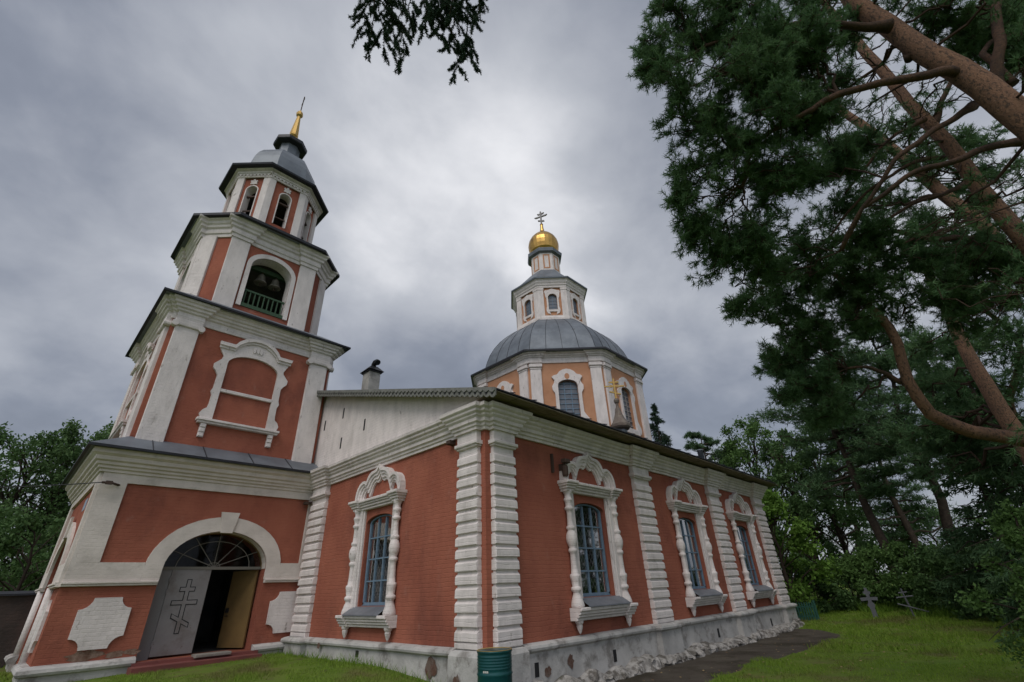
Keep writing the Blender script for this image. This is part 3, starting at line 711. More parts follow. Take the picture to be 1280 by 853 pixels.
# little chapel cupola on the south slope
c2 = (9.25, 2.5)
mb = MB(); mb.loft([octring(c2, r, r*T8, z) for r, z in [(0.21, 5.6), (0.21, 6.86)]], True); cup = mb.build('chapel_cupola', ROOF, church)
mb = MB(); mb.loft([octring(c2, r, r*T8, z) for r, z in [(0.21, 6.82), (0.32, 6.87), (0.36, 6.93), (0.36, 7.03), (0.30, 7.10), (0.20, 7.28), (0.13, 7.48), (0.09, 7.70)]], True)
mb.lathe((*c2, 0), [(0.085, 7.68), (0.06, 7.78), (0.055, 7.90), (0.09, 7.94), (0.11, 8.02), (0.085, 8.10), (0, 8.13)], 10)
mb.build('cupola_roof', mat('rusty_roof_tin', (0.13, 0.10, 0.085), 0.6, 0.3, col2=(0.19, 0.16, 0.13), nscale=5, dirt=(0.10, 0.045, 0.025), dscale=4), cup)
mb = ortho_cross(frame(c2, 225), 8.10, 0.86, 0.026, 0.46); FX = frame(c2, 225)
for k in range(8):
    a = PI/8+k*PI/4; mb.tube([FX(0.06*math.cos(a), 0, 8.635+0.06*math.sin(a)), FX(0.24*math.cos(a), 0, 8.635+0.24*math.sin(a))], 0.012, 4)
mb.build('cross', GOLDM, cup)

# ------------------------------------------------------------------ bell tower
TC = (-2.3, 9.9)
tower = thing('bell_tower', 'tall red and white bell tower of four tiers with a grey cupola and gilded spire', 'bell tower', (TC[0], TC[1], 0.5))
H1 = 2.5
FT = {270: frame((TC[0], TC[1]-H1), 270), 180: frame((TC[0], TC[1]), 180), 0: frame((TC[0]+H1, TC[1]), 0), 90: frame((TC[0], TC[1]+H1), 90)}
FT[180] = frame((TC[0]-H1, TC[1]), 180)
DU = 0.24                    # door arch centre (u)
mb = MB()
wall(mb, FT[270], -H1, H1, 0, 4.9, [(DU, 1.12, 0.66, 2.41, 0.83)], 0.75)
wall(mb, FT[180], -H1, H1, 0, 4.9, [(0.0, 1.12, 0.66, 2.41, 0.83)], 0.75)
wall(mb, FT[90], -H1, H1, 0, 4.9)
st1 = mb.build('entrance_storey', RED, tower)
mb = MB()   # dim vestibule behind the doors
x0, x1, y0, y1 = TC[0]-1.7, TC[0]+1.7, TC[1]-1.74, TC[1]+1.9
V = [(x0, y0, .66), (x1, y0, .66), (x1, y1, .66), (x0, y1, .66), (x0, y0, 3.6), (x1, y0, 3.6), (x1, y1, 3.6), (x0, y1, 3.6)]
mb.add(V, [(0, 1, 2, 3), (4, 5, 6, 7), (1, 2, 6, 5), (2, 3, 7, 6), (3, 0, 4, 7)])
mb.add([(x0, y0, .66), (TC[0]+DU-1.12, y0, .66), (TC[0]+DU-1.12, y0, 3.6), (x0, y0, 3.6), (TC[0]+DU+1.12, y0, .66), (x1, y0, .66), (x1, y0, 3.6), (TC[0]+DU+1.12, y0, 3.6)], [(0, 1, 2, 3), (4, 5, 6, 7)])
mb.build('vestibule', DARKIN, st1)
def storey1(F, du, right_end, left_end=-H1):
    mb = MB()
    # arch band with keystone, string course, corner strips and frieze
    A_i = arch(du, 1.12, 2.41, 0.83, 20, 2.16); A_o = arch(du, 1.46, 2.44, 1.13, 20, 2.16)
    mb.band(F, A_i, A_o, 0, 0.06)
    mb.prism(F, [(du-0.13, 3.20), (du+0.13, 3.20), (du+0.21, 3.68), (du-0.21, 3.68)], 0.055, 0.10)
    for a, b in ((left_end, du-1.461), (du+1.461, right_end)):
        mb.box(F, a, b, 0, 0.058, 2.17, 2.53)
    mb.box(F, left_end, left_end+0.48, 0, 0.057, 2.529, 4.16)
    if right_end > 2.4: mb.box(F, right_end-0.25, right_end, 0, 0.057, 2.529, 4.16)
    mb.box(F, left_end, right_end, 0, 0.056, 4.159, 4.36)
    mb.build('storey_trim', CREAM, st1, wobble=True)
    for a, b in ((left_end-0.02, du-1.13), (du+1.13, right_end)):
        mb = MB(); mb.box(F, a, b, 0, 0.09, 2.085, 2.125, 0.008); mb.box(F, a, b, 0, 0.115, 2.126, 2.168, 0.008)
        mb.build('string_course', CREAM, st1, wobble=True)
    # white recessed-corner plaques
    for c in (-1.66, 2.06 if du > 0.1 else 1.66):
        mb = MB(); P = []
        w, h, r = 0.435, 0.455, 0.205
        for qx, qz, a0 in ((1, -1, PI/2), (1, 1, PI), (-1, 1, 1.5*PI), (-1, -1, 0)):
            cxq, czq = c+qx*w, 1.415+qz*h
            arc = [(cxq+r*math.cos(a0+PI/2*i/5), czq+r*math.sin(a0+PI/2*i/5)) for i in range(6)]
            P += arc[::-1] if True else arc
        # order the arcs so that the outline runs round once
        P = []
        for qx, qz in ((-1, -1), (1, -1), (1, 1), (-1, 1)):
            cxq, czq = c+qx*w, 1.415+qz*h
            if (qx, qz) == (-1, -1): ang = [PI/2, 0]
            elif (qx, qz) == (1, -1): ang = [PI, PI/2]
            elif (qx, qz) == (1, 1): ang = [1.5*PI, PI]
            else: ang = [2*PI, 1.5*PI]
            P += [(cxq+r*math.cos(ang[0]+(ang[1]-ang[0])*i/5), czq+r*math.sin(ang[0]+(ang[1]-ang[0])*i/5)) for i in range(6)]
        mb.prism(F, P, 0, 0.05); mb.build('plaque', WHITE, st1)
mb = MB(); A = arch(DU, 1.112, 2.41, 0.822, 20)
for p, q_ in zip(A[:-1], A[1:]): mb.quad(FT[270](p[0], 0.0, p[1]), FT[270](q_[0], 0.0, q_[1]), FT[270](q_[0], -0.28, q_[1]), FT[270](p[0], -0.28, p[1]))
mb.build('arch_lining', CREAM, st1)
for u in (-1.24, 1.24):
    mb = MB(); mb.tube([FT[180](u, 0.03, 0.55), FT[180](u, 0.03, 2.10)], 0.085, 10); mb.build('jamb_shaft', WHITE, st1, smooth=True)
storey1(FT[270], DU, H1-0.06)
storey1(FT[180], 0.0, H1)
PL1 = [(0.10, 0.0), (0.10, 0.60), (0.16, 0.62), (0.185, 0.665), (0.17, 0.72), (0.11, 0.755), (0.0, 0.77)]
mb = MB()
x0, x1, y0, y1 = TC[0]-H1, TC[0]+H1, TC[1]-H1, TC[1]+H1
for pth in ([(x0, y1), (x0, TC[1]+1.13)], [(x0, TC[1]-1.13), (x0, y0), (TC[0]+DU-1.14, y0)], [(TC[0]+DU+1.14, y0), (0.0, y0)]):
    mb = MB(); mb.sweep(pth, PL1, step=0.3); mb.build('tower_plinth', PLINTH, st1, wobble=True)
mb = MB(); mb.sweep([(x0, y1), (x0, y0), (0.02, y0)], [(0.05, 4.35), (0.09, 4.36), (0.095, 4.41), (0.14, 4.435), (0.145, 4.48), (0.19, 4.505), (0.20, 4.56), (0.25, 4.59), (0.26, 4.67), (0.33, 4.72), (0.34, 4.82), (0.0, 4.83)]); mb.build('storey_cornice', CREAM, st1, wobble=True)
def sq(h, z, e=0.0): return [(TC[0]-h, TC[1]-h, z), (min(TC[0]+h, 0.25), TC[1]-h, z), (min(TC[0]+h, 0.25), TC[1]+h, z), (TC[0]-h, TC[1]+h, z)]
mb = MB(); mb.loft([sq(2.45, 4.822), sq(2.93, 4.822), sq(2.95, 4.87), sq(2.24, 5.29)])
sk = mb.build('skirt_roof', ROOF, st1)
mb = MB(); mb.loft([sq(2.90, 4.815), sq(2.965, 4.815), sq(2.965, 4.865), sq(2.94, 4.875)])
for x in (-4.1, -3.0, -1.9, -0.9): mb.tube([(x, TC[1]-2.95, 4.875), (x, TC[1]-2.26, 5.285)], 0.012, 4)
mb.build('eave', ROOFD, sk)
# peeling patches low on the tower
PEEL = mat('peeled_plaster', (0.27, 0.19, 0.145), 0.95, col2=(0.14, 0.075, 0.05), nscale=9, bump=1.0)
for k, (u, z, ru, rz) in enumerate([(-1.75, 0.86, 0.30, 0.10), (-1.25, 0.84, 0.17, 0.07), (-0.98, 0.86, 0.14, 0.06)]):
    mb = MB(); p = blot(FT[270], u, z, ru, rz, 0.006, 20+k); mb.add(p, [tuple(range(len(p)))]); mb.build('peeling_patch', PEEL, st1)
# doors and fanlight
yd = TC[1]-H1+0.30
FD = frame((TC[0]+DU, yd), 270)
mb = MB(); mb.box(FD, -1.12, -0.85, -0.03, 0.02, 0.66, 2.40); mb.build('side_panel', mat('darker_grey_paint', (0.19, 0.185, 0.185), 0.55, 0.1), tower)  # fixed panel in a darker grey than the door leaf
mb = MB(); mb.box(FD, -0.846, -0.03, -0.03, 0.03, 0.70, 2.40, 0.006)
for z in (0.95, 1.95, 2.2): mb.box(FD, -0.865, -0.835, 0.03, 0.05, z-0.05, z+0.05)
door = mb.build('door', GREYMET, tower)
def cross_poly(c, zc_, e):
    G = lambda u, z: (c+u, zc_+z)
    return G
def cross_emblem(e, d, name, material):
    mb = MB(); c = -0.44; z0, z1 = 1.10, 2.20
    w = 0.052-e
    mb.box(FD, c-w, c+w, 0.03, d, z0+e, z1-e)
    for zc_, hw in ((1.99, 0.16), (1.72, 0.265)): mb.box(FD, c-hw+e, c+hw-e, 0.03, d+0.0006, zc_-w, zc_+w)
    P = [(c-0.20+e, 1.46-w), (c+0.20-e, 1.26-w), (c+0.20-e, 1.26+w), (c-0.20+e, 1.46+w)]
    mb.prism(FD, P, 0.03, d+0.0012)
    mb.build(name, material, door)
cross_emblem(0.0, 0.036, 'cross_outline', BLACK); cross_emblem(0.017, 0.040, 'cross_emblem', GREYMET)
hx, hy = TC[0]+DU+1.06, yd
an = math.radians(66); FDo = lambda u, d, z: (hx-math.cos(an)*u-math.sin(an)*d, hy+math.sin(an)*u-math.cos(an)*d, z)
mb = MB(); mb.box(FDo, 0, 0.84, -0.02, 0.02, 0.70, 2.39); dr = mb.build('door', OCHD, tower); dr['label'] = 'ochre door leaf swung open'
mb = MB(); mb.box(FDo, 0.70, 0.78, 0.02, 0.06, 1.45, 1.55); mb.tube([FDo(0.74, 0.03, 1.38), FDo(0.74, 0.07, 1.38), FDo(0.66, 0.07, 1.38)], 0.012, 6); mb.build('handle', BLACK, dr)
mb = MB(); mb.box(FD, -1.12, 1.12, -0.04, 0.04, 2.40, 2.465)
for k in range(1, 6):
    t = PI*k/6; mb.tube([FD(0, 0.0, 2.46), FD(1.10*math.cos(t), 0.0, 2.41+0.82*math.sin(t))], 0.011, 4)
for r in (0.12, 0.72): mb.tube([FD(1.12*r*math.cos(t), 0.005, 2.46+0.80*r*math.sin(t)) for t in np.linspace(0, PI, 16)], 0.011, 4)
fan = mb.build('fanlight', mat('fanlight_frame', (0.16, 0.15, 0.13), 0.7), tower)
mb = MB(); p = arch(0, 1.12, 2.41, 0.83, 20); mb.add([FD(u, -0.02, z) for u, z in p], [tuple(range(len(p)))]); mb.build('pane', GLASS, fan)
mb = MB(); mb.band(FD, arch(0, 1.10, 2.41, 0.80, 20), arch(0, 1.125, 2.41, 0.835, 20), -0.05, 0.05); mb.build('arch_frame', OCHD, fan)
mb = MB(); mb.box(FT[270], DU-1.2, DU+1.25, -0.6, 0.20, 0.30, 0.655)
mb.box(FT[270], DU-1.25, DU+1.2, 0.2, 0.62, 0.30, 0.60); mb.build('porch_step', TILE, tower, wobble=True)
mb = MB(); mb.box(FT[270], DU-0.10, DU+0.62, 0.02, 0.34, 0.64, 0.70, 0.01); mb.build('threshold_slab', STONE, tower)
mb = MB(); mb.box(FT[270], DU-0.05, DU+0.05, 0.0, 0.05, 3.26, 3.33); mb.build('door_lamp', LABEL, tower)
mb = MB(); mb.box(FT[270], 2.02, 2.13, 0.06, 0.20, 4.02, 4.09); mb.box(FT[270], 2.15, 2.22, 0.05, 0.16, 4.04, 4.10); mb.build('security_camera', IRON, tower)
mb = MB(); mb.box(FT[180], H1-0.75, H1-0.35, 0.058, 0.07, 3.6, 3.85); mb.build('number_plate', mat('enamel_plate', (0.30, 0.36, 0.46), 0.4), tower)
mb = MB(); mb.tube([(-4.45, 7.36, 4.10), (-4.62, 7.20, 4.11), (-4.78, 7.18, 4.10)], 0.025, 6); mb.box(I3, -4.72, -4.60, 7.14, 7.22, 4.07, 4.14); mb.build('cable_bracket', IRON, tower)

# second storey: pilasters, blind windows with baroque surrounds
H2 = 2.25; Z2 = 5.20
FT2 = {a: frame((TC[0]+H2*math.cos(math.radians(a)), TC[1]+H2*math.sin(math.radians(a))), a) for a in (270, 180, 90, 0)}
mb = MB()
for a in FT2: wall(mb, FT2[a], -H2, H2, Z2, 9.0)
st2 = mb.build('blind_window_storey', RED, tower)
for a in (270, 180, 90, 0):
    F = FT2[a]
    for s in (-1, 1):
        mb = MB(); u0, u1 = sorted((s*1.58, s*2.15))
        mb.box(F, u0, u1, 0, 0.09, Z2, 8.62, 0.012)
        mb.box(F, u0-0.05, u1+0.05, 0, 0.15, 8.40, 8.60, 0.02)
        mb.box(F, u0+0.07, u1-0.07, 0.15, 0.154, 8.45, 8.55)
        for e_ in (u0-0.03, u1+0.03):
            mb.prism(F, [(e_+0.085*math.cos(t), 8.44+0.085*math.sin(t)) for t in np.linspace(0, 2*PI, 13)[:-1]], 0, 0.165)
        mb.build('pilaster', WHITE, st2, wobble=True)
    mb = MB()
    inner = arch(0, 0.69, 7.70, 0.34, 16, 6.0)
    half = [(-0.86, 6.0), (-0.98, 6.02), (-1.02, 6.12), (-1.0, 6.22), (-0.88, 6.30), (-0.86, 6.42), (-0.86, 6.75), (-0.91, 6.80), (-0.87, 6.86), (-0.86, 7.30), (-0.92, 7.38), (-1.0, 7.46), (-1.01, 7.60), (-0.92, 7.70), (-0.85, 7.78), (-0.83, 7.92), (-0.93, 8.02), (-0.97, 8.12), (-0.97, 8.24), (-0.62, 8.24), (-0.55, 8.36), (-0.38, 8.50), (-0.18, 8.58), (0, 8.60)]
    mb.band(F, resample(inner, 61), resample(mirror(half), 61), 0, 0.08)
    hood = [(-1.0, 8.17), (-0.60, 8.17), (-0.52, 8.30), (-0.36, 8.44), (-0.18, 8.52), (0, 8.54)]
    hoodo = [(-1.02, 8.27), (-0.63, 8.27), (-0.56, 8.39), (-0.40, 8.54), (-0.18, 8.62), (0, 8.64)]
    mb.band(F, mirror(hood), mirror(hoodo), 0.08, 0.17); mb.band(F, mirror([(u, z-0.07) for u, z in hood]), mirror(hood), 0.08, 0.12)
    mb.box(F, -0.70, 0.70, 0, 0.07, 6.83, 6.92, 0.01)
    mb.box(F, -1.02, 1.02, 0, 0.13, 5.88, 5.935, 0.01); mb.box(F, -1.05, 1.05, 0, 0.17, 5.936, 6.0, 0.01)
    for s in (-1, 1):
        u0, u1 = sorted((s*0.78, s*0.92))
        for k, (za, d) in enumerate([(5.76, .11), (5.64, .095), (5.52, .08)]): mb.box(F, u0, u1, 0, d, za, za+0.119, 0.02)
    for t in (-0.5, 0, 0.5):
        mb.prism(F, [(math.sin(t)*0.2+0.045*math.cos(w), 8.17+math.cos(t)*0.13+0.10*math.sin(w)) for w in np.linspace(0, 2*PI, 9)[:-1]], 0.08, 0.11)
    mb.build('blind_window', WHITE, st2, wobble=True)
PB2 = [(H2-2.15, H2-1.58), (H2+1.58, H2+2.15)]
sqc = lambda h: [(TC[0]-h, TC[1]-h), (TC[0]+h, TC[1]-h), (TC[0]+h, TC[1]+h), (TC[0]-h, TC[1]+h)]
mb = MB(); mb.sweep(steps(sqc(H2), [PB2]*4, 0.09, 'wall'), [(0, 8.60), (0.04, 8.60), (0.05, 8.70), (0.04, 8.72), (0.04, 8.80), (0.09, 8.83), (0.10, 8.88), (0.15, 8.91), (0.16, 8.97), (0.21, 9.0), (0.22, 9.06), (0.27, 9.09), (0.28, 9.16), (0, 9.16)], True, 0.5)
mb.build('storey_cornice', WHITE, st2, wobble=True)
def sqf(h, z): return [(x, y, z) for x, y in sqc(h)]
mb = MB(); mb.loft([sqf(2.2, 9.155), sqf(2.66, 9.155), sqf(2.68, 9.20), sqf(1.95, 9.66)]); sk = mb.build('skirt_roof', ROOF, st2)
mb = MB(); mb.loft([sqf(2.62, 9.148), sqf(2.695, 9.148), sqf(2.695, 9.205), sqf(2.67, 9.215)]); mb.build('eave', ROOFD, sk)

# bell storey: octagon with wide faces, open arches
TCB = TC; TC = (TCB[0]-0.10, TCB[1]+0.02)
A3, S3 = 2.0, 1.37
mb = MB()
L3 = (A3-S3)*math.sqrt(2)/2
FT3 = {}
for k in range(8):
    ang = 270+45*k
    if k % 2 == 0:
        F = octface(TC, A3, k); FT3[ang % 360] = F; wall(mb, F, -S3, S3, 9.5, 12.3, [(0.0, 0.64, 9.80, 11.36, 0.48)], 0.42)
    else:
        F = octface(TC, (A3+S3)/math.sqrt(2), k); FT3[ang % 360] = F; wall(mb, F, -L3, L3, 9.5, 12.3)
st3 = mb.build('bell_storey', RED, tower)
mb = MB()
for k in range(0, 8, 2): wall(mb, octface(TC, A3-0.425, k), -1.15, 1.15, 9.79, 12.04, [(0.0, 0.64, 9.80, 11.36, 0.48)], 0.01)
mb.add(octring(TC, A3-0.03, S3-0.02, 12.05), [tuple(range(8))])
for k in (1, 3, 5, 7): wall(mb, octface(TC, (A3+S3)/math.sqrt(2)-0.03, k), -L3+0.01, L3-0.01, 9.7, 12.06)
mb.build('belfry_lining', mat('grey_belfry_plaster', (0.16, 0.155, 0.15), 0.95, col2=(0.09, 0.088, 0.085), nscale=3), st3)
mb = MB(); mb.add(octring(TC, A3-0.03, S3-0.02, 9.78), [tuple(range(8))]); mb.build('belfry_floor', DARKIN, st3)
for a in (270, 0, 90, 180):
    F = FT3[a]
    for s in (-1, 1):
        mb = MB(); u0, u1 = sorted((s*0.83, s*1.385)); mb.box(F, u0, u1, 0, 0.08, 9.5, 12.14, 0.012); mb.build('pilaster', WHITE, st3, wobble=True)
    mb = MB(); mb.band(F, arch(0, 0.64, 11.36, 0.48, 16, 9.79), arch(0, 0.775, 11.40, 0.60, 16, 9.79), 0, 0.05)
    mb.band(F, arch(0, 0.655, 11.36, 0.49, 16, 9.79), arch(0, 0.70, 11.36, 0.52, 16, 9.79), -0.40, 0.0) if False else None
    mb.build('arch_band', WHITE, st3)
    mb = MB(); A = arch(0, 0.634, 11.36, 0.474, 16, 9.80)
    for p, q_ in zip(A[:-1], A[1:]): mb.quad(F(p[0], 0.0, p[1]), F(q_[0], 0.0, q_[1]), F(q_[0], -0.42, q_[1]), F(p[0], -0.42, p[1]))
    mb.build('white_reveal', WHITE, st3)
    mb = MB(); mb.box(F, -0.64, 0.64, -0.12, -0.06, 10.42, 10.48); mb.box(F, -0.64, 0.64, -0.16, 0.03, 9.80, 9.92)
    for u in np.linspace(-0.56, 0.56, 9): mb.box(F, u-0.018, u+0.018, -0.11, -0.07, 9.9, 10.43)
    mb.build('railing', GREENP, st3)
for k in (1, 3, 5, 7):
    F = FT3[(270+45*k) % 360]; mb = MB(); s_ = 1 if k in (1, 5) else -1
    u0, u1 = sorted((s_*0.02, s_*(L3+0.02))); mb.box(F, u0, u1, 0, 0.07, 9.5, 12.14, 0.01)
    mb.build('pilaster', WHITE, st3, wobble=True)
br3 = [[(S3-1.41, S3-0.86), (S3+0.86, S3+1.41)] if k % 2 == 0 else [] for k in range(8)]
br3 = [[(max(0.0, a), min(2*S3, b)) for a, b in bl] for bl in br3]
def path3():
    P = []
    R = oct2(TC, A3, S3)
    for k in range(0, 8, 2):
        F = FT3[(270+45*k) % 360]
        for u, d in ((-S3, 0.0), (-S3-0.005, 0.08), (-0.83, 0.08), (-0.83, 0.0), (0.83, 0.0), (0.83, 0.08), (S3+0.005, 0.08), (S3, 0.0)):
            p = F(u, d, 0); P.append((p[0], p[1]))
    return P
mb = MB(); mb.sweep(path3(), [(0, 12.10), (0.04, 12.10), (0.05, 12.20), (0.09, 12.23), (0.10, 12.30), (0.09, 12.32), (0.09, 12.40), (0.15, 12.44), (0.16, 12.52), (0.21, 12.56), (0.22, 12.64), (0.27, 12.68), (0.28, 12.74), (0, 12.74)], True, 3)
mb.build('storey_cornice', WHITE, st3, wobble=True)
mb = MB(); mb.loft([octring(TC, 2.0, 1.3, 12.735), octring(TC, 2.46, 1.40, 12.735), octring(TC, 2.48, 1.41, 12.80), octring(TC, 1.45, 0.62, 13.50)]); sk = mb.build('skirt_roof', ROOF, st3)
mb = MB(); mb.loft([octring(TC, 2.40, 1.34, 12.725), octring(TC, 2.51, 1.43, 12.725), octring(TC, 2.51, 1.43, 12.82), octring(TC, 2.45, 1.39, 12.835)]); mb.build('eave', ROOFD, sk)
# the beam inside (the two bells hang from it)
mb = MB(); mb.box(I3, TC[0]-1.75, TC[0]+1.75, 8.45, 8.60, 11.62, 11.78); mb.build('beam', GREENP, tower)
for i, (x, lab) in enumerate([(-2.52, 'bronze church bell hanging nearer the left pillar of the tower arch'), (-2.06, 'bronze church bell hanging nearer the right pillar of the tower arch')]):
    t = thing('church_bell', lab, 'bell', (x, 8.52, 11.2), 'bells in the tower arch')
    mb = MB(); mb.lathe((x, 8.52, 0), [(0.20, 11.20), (0.205, 11.22), (0.17, 11.27), (0.14, 11.34), (0.125, 11.42), (0.115, 11.49), (0.09, 11.53), (0.0, 11.55)], 16); mb.build('bell_body', BRONZE, t, smooth=True)
    mb = MB(); mb.box(I3, x-0.03, x+0.03, 8.50, 8.54, 11.53, 11.63); mb.build('hanger', IRON, t)
    mb = MB(); mb.lathe((x, 8.52, 0), [(0.0, 11.10), (0.035, 11.12), (0.04, 11.15), (0.015, 11.2), (0.012, 11.45)], 8); mb.build('clapper', IRON, t, smooth=True)

# upper storey: small octagon with narrow openings
TC = (TCB[0]-0.15, TCB[1]+0.03)
A4 = 1.45; S4 = A4*0.47
def oc4(a, z): return octring(TC, a, a*0.45, z)
L4 = (A4-A4*0.45)*math.sqrt(2)/2
mb = MB(); FT4 = []
for k in range(8):
    if k % 2 == 0: F = octface(TC, A4, k); hw_ = A4*0.45
    else: F = octface(TC, (A4+A4*0.45)/math.sqrt(2), k); hw_ = L4
    FT4.append((F, hw_)); wall(mb, F, -hw_, hw_, 13.4, 16.0, [(0.0, 0.20, 13.80, 15.15, 0.20)], 0.3)
st4 = mb.build('upper_storey', RED, tower)
mb = MB(); mb.add(oc4(1.0, 13.7), [tuple(range(8))]); mb.build('upper_floor', DARKIN, st4)
mb = MB(); mb.add(oc4(A4-0.05, 15.7), [tuple(range(8))]); mb.build('upper_ceiling', DARKIN, st4)
for F, hw_ in FT4:
    mb = MB()
    for s in (-1, 1):
        u0, u1 = sorted((s*(hw_-0.20), s*(hw_+0.03))); mb.box(F, u0, u1, 0, 0.075, 13.4, 15.78)
    mb.build('pilaster', WHITE, st4)
    mb = MB(); A = arch(0, 0.205, 15.15, 0.20, 12, 13.80)
    for p, q_ in zip(A[:-1], A[1:]): mb.quad(F(p[0]*0.97, 0.0, p[1]-0.006), F(q_[0]*0.97, 0.0, q_[1]-0.006), F(q_[0]*0.97, -0.3, q_[1]-0.006), F(p[0]*0.97, -0.3, p[1]-0.006))
    mb.band(F, arch(0, 0.20, 15.15, 0.20, 12, 13.80), arch(0, 0.235, 15.16, 0.235, 12, 13.80), 0, 0.03)
    mb.build('white_reveal', WHITE, st4)
    mb = MB(); mb.box(F, -0.2, 0.2, -0.14, -0.1, 14.20, 14.25); mb.box(F, -0.2, 0.2, -0.16, -0.08, 14.9, 14.96); mb.build('cross_bar', IRON, st4)
    mb = MB()
    fl = [(0.0, 15.42), (0.05, 15.46), (0.11, 15.44), (0.13, 15.50), (0.09, 15.54), (0.14, 15.60), (0.10, 15.65), (0.05, 15.61), (0.04, 15.68), (0.0, 15.71)]
    mb.prism(F, fl+[(-u, z) for u, z in fl[::-1] if u > 0], 0, 0.04)
    mb.build('shell_ornament', WHITE, st4)
mb = MB(); R4 = [(p[0], p[1]) for p in oc4(A4+0.05, 0)]
mb.sweep(R4, [(0, 15.74), (0.05, 15.74), (0.06, 15.80), (0.03, 15.82), (0.03, 15.90), (0.10, 15.92), (0.11, 15.97), (0.08, 15.98), (0.08, 16.02), (0.17, 16.05), (0.18, 16.10), (0, 16.10)], True, 3)
mb.build('storey_cornice', WHITE, st4)
mb = MB()   # dentils
for k in range(8):
    a, b = np.array(R4[k]), np.array(R4[(k+1) % 8]); l = np.linalg.norm(b-a); t = (b-a)/l; nn = np.array([t[1], -t[0]])
    for s in np.arange(0.06, l, 0.13):
        c = a+t*s+nn*0.03
        F = lambda u, d, z, c=c: (c[0]+t[0]*u+nn[0]*d, c[1]+t[1]*u+nn[1]*d, z)
        mb.prism(F, [(-0.065, 15.905), (-0.065, 15.86), (-0.03, 15.85), (-0.035, 15.80), (0, 15.775), (0.035, 15.80), (0.03, 15.85), (0.065, 15.86), (0.065, 15.905)], 0, 0.05)
fr_ = mb.build('frill', WHITE, st4); fr_['kind'] = 'stuff'
mb = MB(); mb.loft([oc4(1.45, 16.09), octring(TC, 1.86, 0.82, 16.09), octring(TC, 1.88, 0.83, 16.16), octring(TC, 1.84, 0.80, 16.18)]); mb.build('eave', ROOFD, st4)
mb = MB(); mb.loft([octring(TC, r, r*0.43, z) for r, z in [(1.86, 16.17), (1.52, 16.36), (1.30, 16.70), (1.27, 17.05), (1.24, 17.35), (1.15, 17.68), (1.00, 17.98), (0.78, 18.22), (0.55, 18.36), (0.40, 18.42), (0.385, 18.48), (0.385, 19.22)]])
cupo = mb.build('cupola', ROOF, tower)
mb = MB(); mb.loft([octring(TC, r, r*0.43, z) for r, z in [(0.38, 19.18), (0.60, 19.22), (0.63, 19.26), (0.63, 19.42), (0.60, 19.45)]]); mb.build('flare', ROOFD, cupo)
mb = MB(); mb.lathe((*TC, 0), [(0.635, 19.425), (0.60, 19.48), (0.30, 19.56), (0.11, 19.64), (0.07, 19.72), (0.07, 19.98), (0.14, 20.05), (0.18, 20.10), (0.185, 20.2), (0.08, 21.42), (0.07, 21.46), (0.14, 21.53), (0.155, 21.63), (0.12, 21.75), (0.05, 21.84), (0.03, 21.9)], 8)
spire = mb.build('spire', GOLDM, tower)
mb = MB(); mb.tube([(*TC, 21.85), (*TC, 22.95)], 0.022, 6); Fc = frame(TC, 180+40)
mb.box(frame(TC, 174), -0.22, 0.22, -0.015, 0.015, 22.55, 22.60); mb.box(frame(TC, 174), -0.12, 0.12, -0.015, 0.015, 22.76, 22.80); mb.build('cross', IRON, spire)

# ------------------------------------------------------------------ boundary wall, cables, drum, crosses, fence
mb = MB(); FB = frame((0, 12.75), 270)
mb.box(FB, -22, -4.8, 0, 0.35, 0.1, 2.05); bw = None
bwall = thing('brick_wall', 'dark old brick boundary wall with a sheet metal coping behind the tower', 'wall', (-13, 12.75, 0.5))
mb.build('masonry', BRICKW, bwall)
mb = MB(); mb.prism(frame((0, 12.75), 270), [(-22, 2.052), (-4.8, 2.052), (-4.8, 2.09), (-22, 2.09)], -0.02, 0.42); mb.loft([[(-22, 12.78, 2.05), (-4.8, 12.78, 2.05)], [(-22, 12.55, 2.16), (-4.8, 12.55, 2.16)], [(-22, 12.3, 2.05), (-4.8, 12.3, 2.05)]], closed=False); mb.build('coping', ROOFD, bwall)
def cable(a, b, sag, lab):
    a, b = np.array(a), np.array(b); pts = [a+(b-a)*t-np.array([0, 0, sag*4*t*(1-t)]) for t in np.linspace(0, 1, 25)]
    mb = MB(); mb.tube([tuple(p) for p in pts], 0.011, 5)
    return tag(mb.build('power_cable', WIRE), lab, 'cable')
cable((-4.78, 7.18, 4.10), tuple(at(-160, 609, 9.0)), 0.06, 'upper thin cable running from the tower corner bracket out to the left')
cable(tuple(at(110, 680.5, 20.0)), tuple(at(-160, 678.5, 12.0)), 0.04, 'lower thin cable crossing in front of the left tree')

bc = at_range(618, 812, 8.02); SB = 0.87          # an ordinary drum at the scale of this place
zb = bc[2]-0.885*SB
db = thing('steel_drum', 'dark green steel drum with an ochre top standing by the church corner', 'barrel', (bc[0], bc[1], zb))
def hoop(z): return [(0.284, z-0.022), (0.297, z), (0.284, z+0.022)]
prof = [(0.275, 0.0), (0.29, 0.01), (0.293, 0.03), (0.283, 0.05)]
for z in (0.28, 0.56): prof += hoop(z)
for z in (0.64, 0.68, 0.72, 0.76, 0.80): prof += [(0.283, z-0.012), (0.290, z), (0.283, z+0.012)]
prof += [(0.284, 0.845), (0.295, 0.858), (0.297, 0.872), (0.290, 0.882)]
SBP = lambda P: [(r_*SB, z_*SB) for r_, z_ in P]
mb = MB(); mb.lathe((bc[0], bc[1], zb), SBP(prof), 40); mb.build('drum_body', DRUMG, db, smooth=True)
mb = MB(); mb.lathe((bc[0], bc[1], zb), SBP([(0.289, 0.879), (0.296, 0.885), (0.289, 0.891), (0.280, 0.884), (0.278, 0.872), (0.0, 0.872)]), 40); mb.build('drum_lid', DRUMT, db, smooth=True)
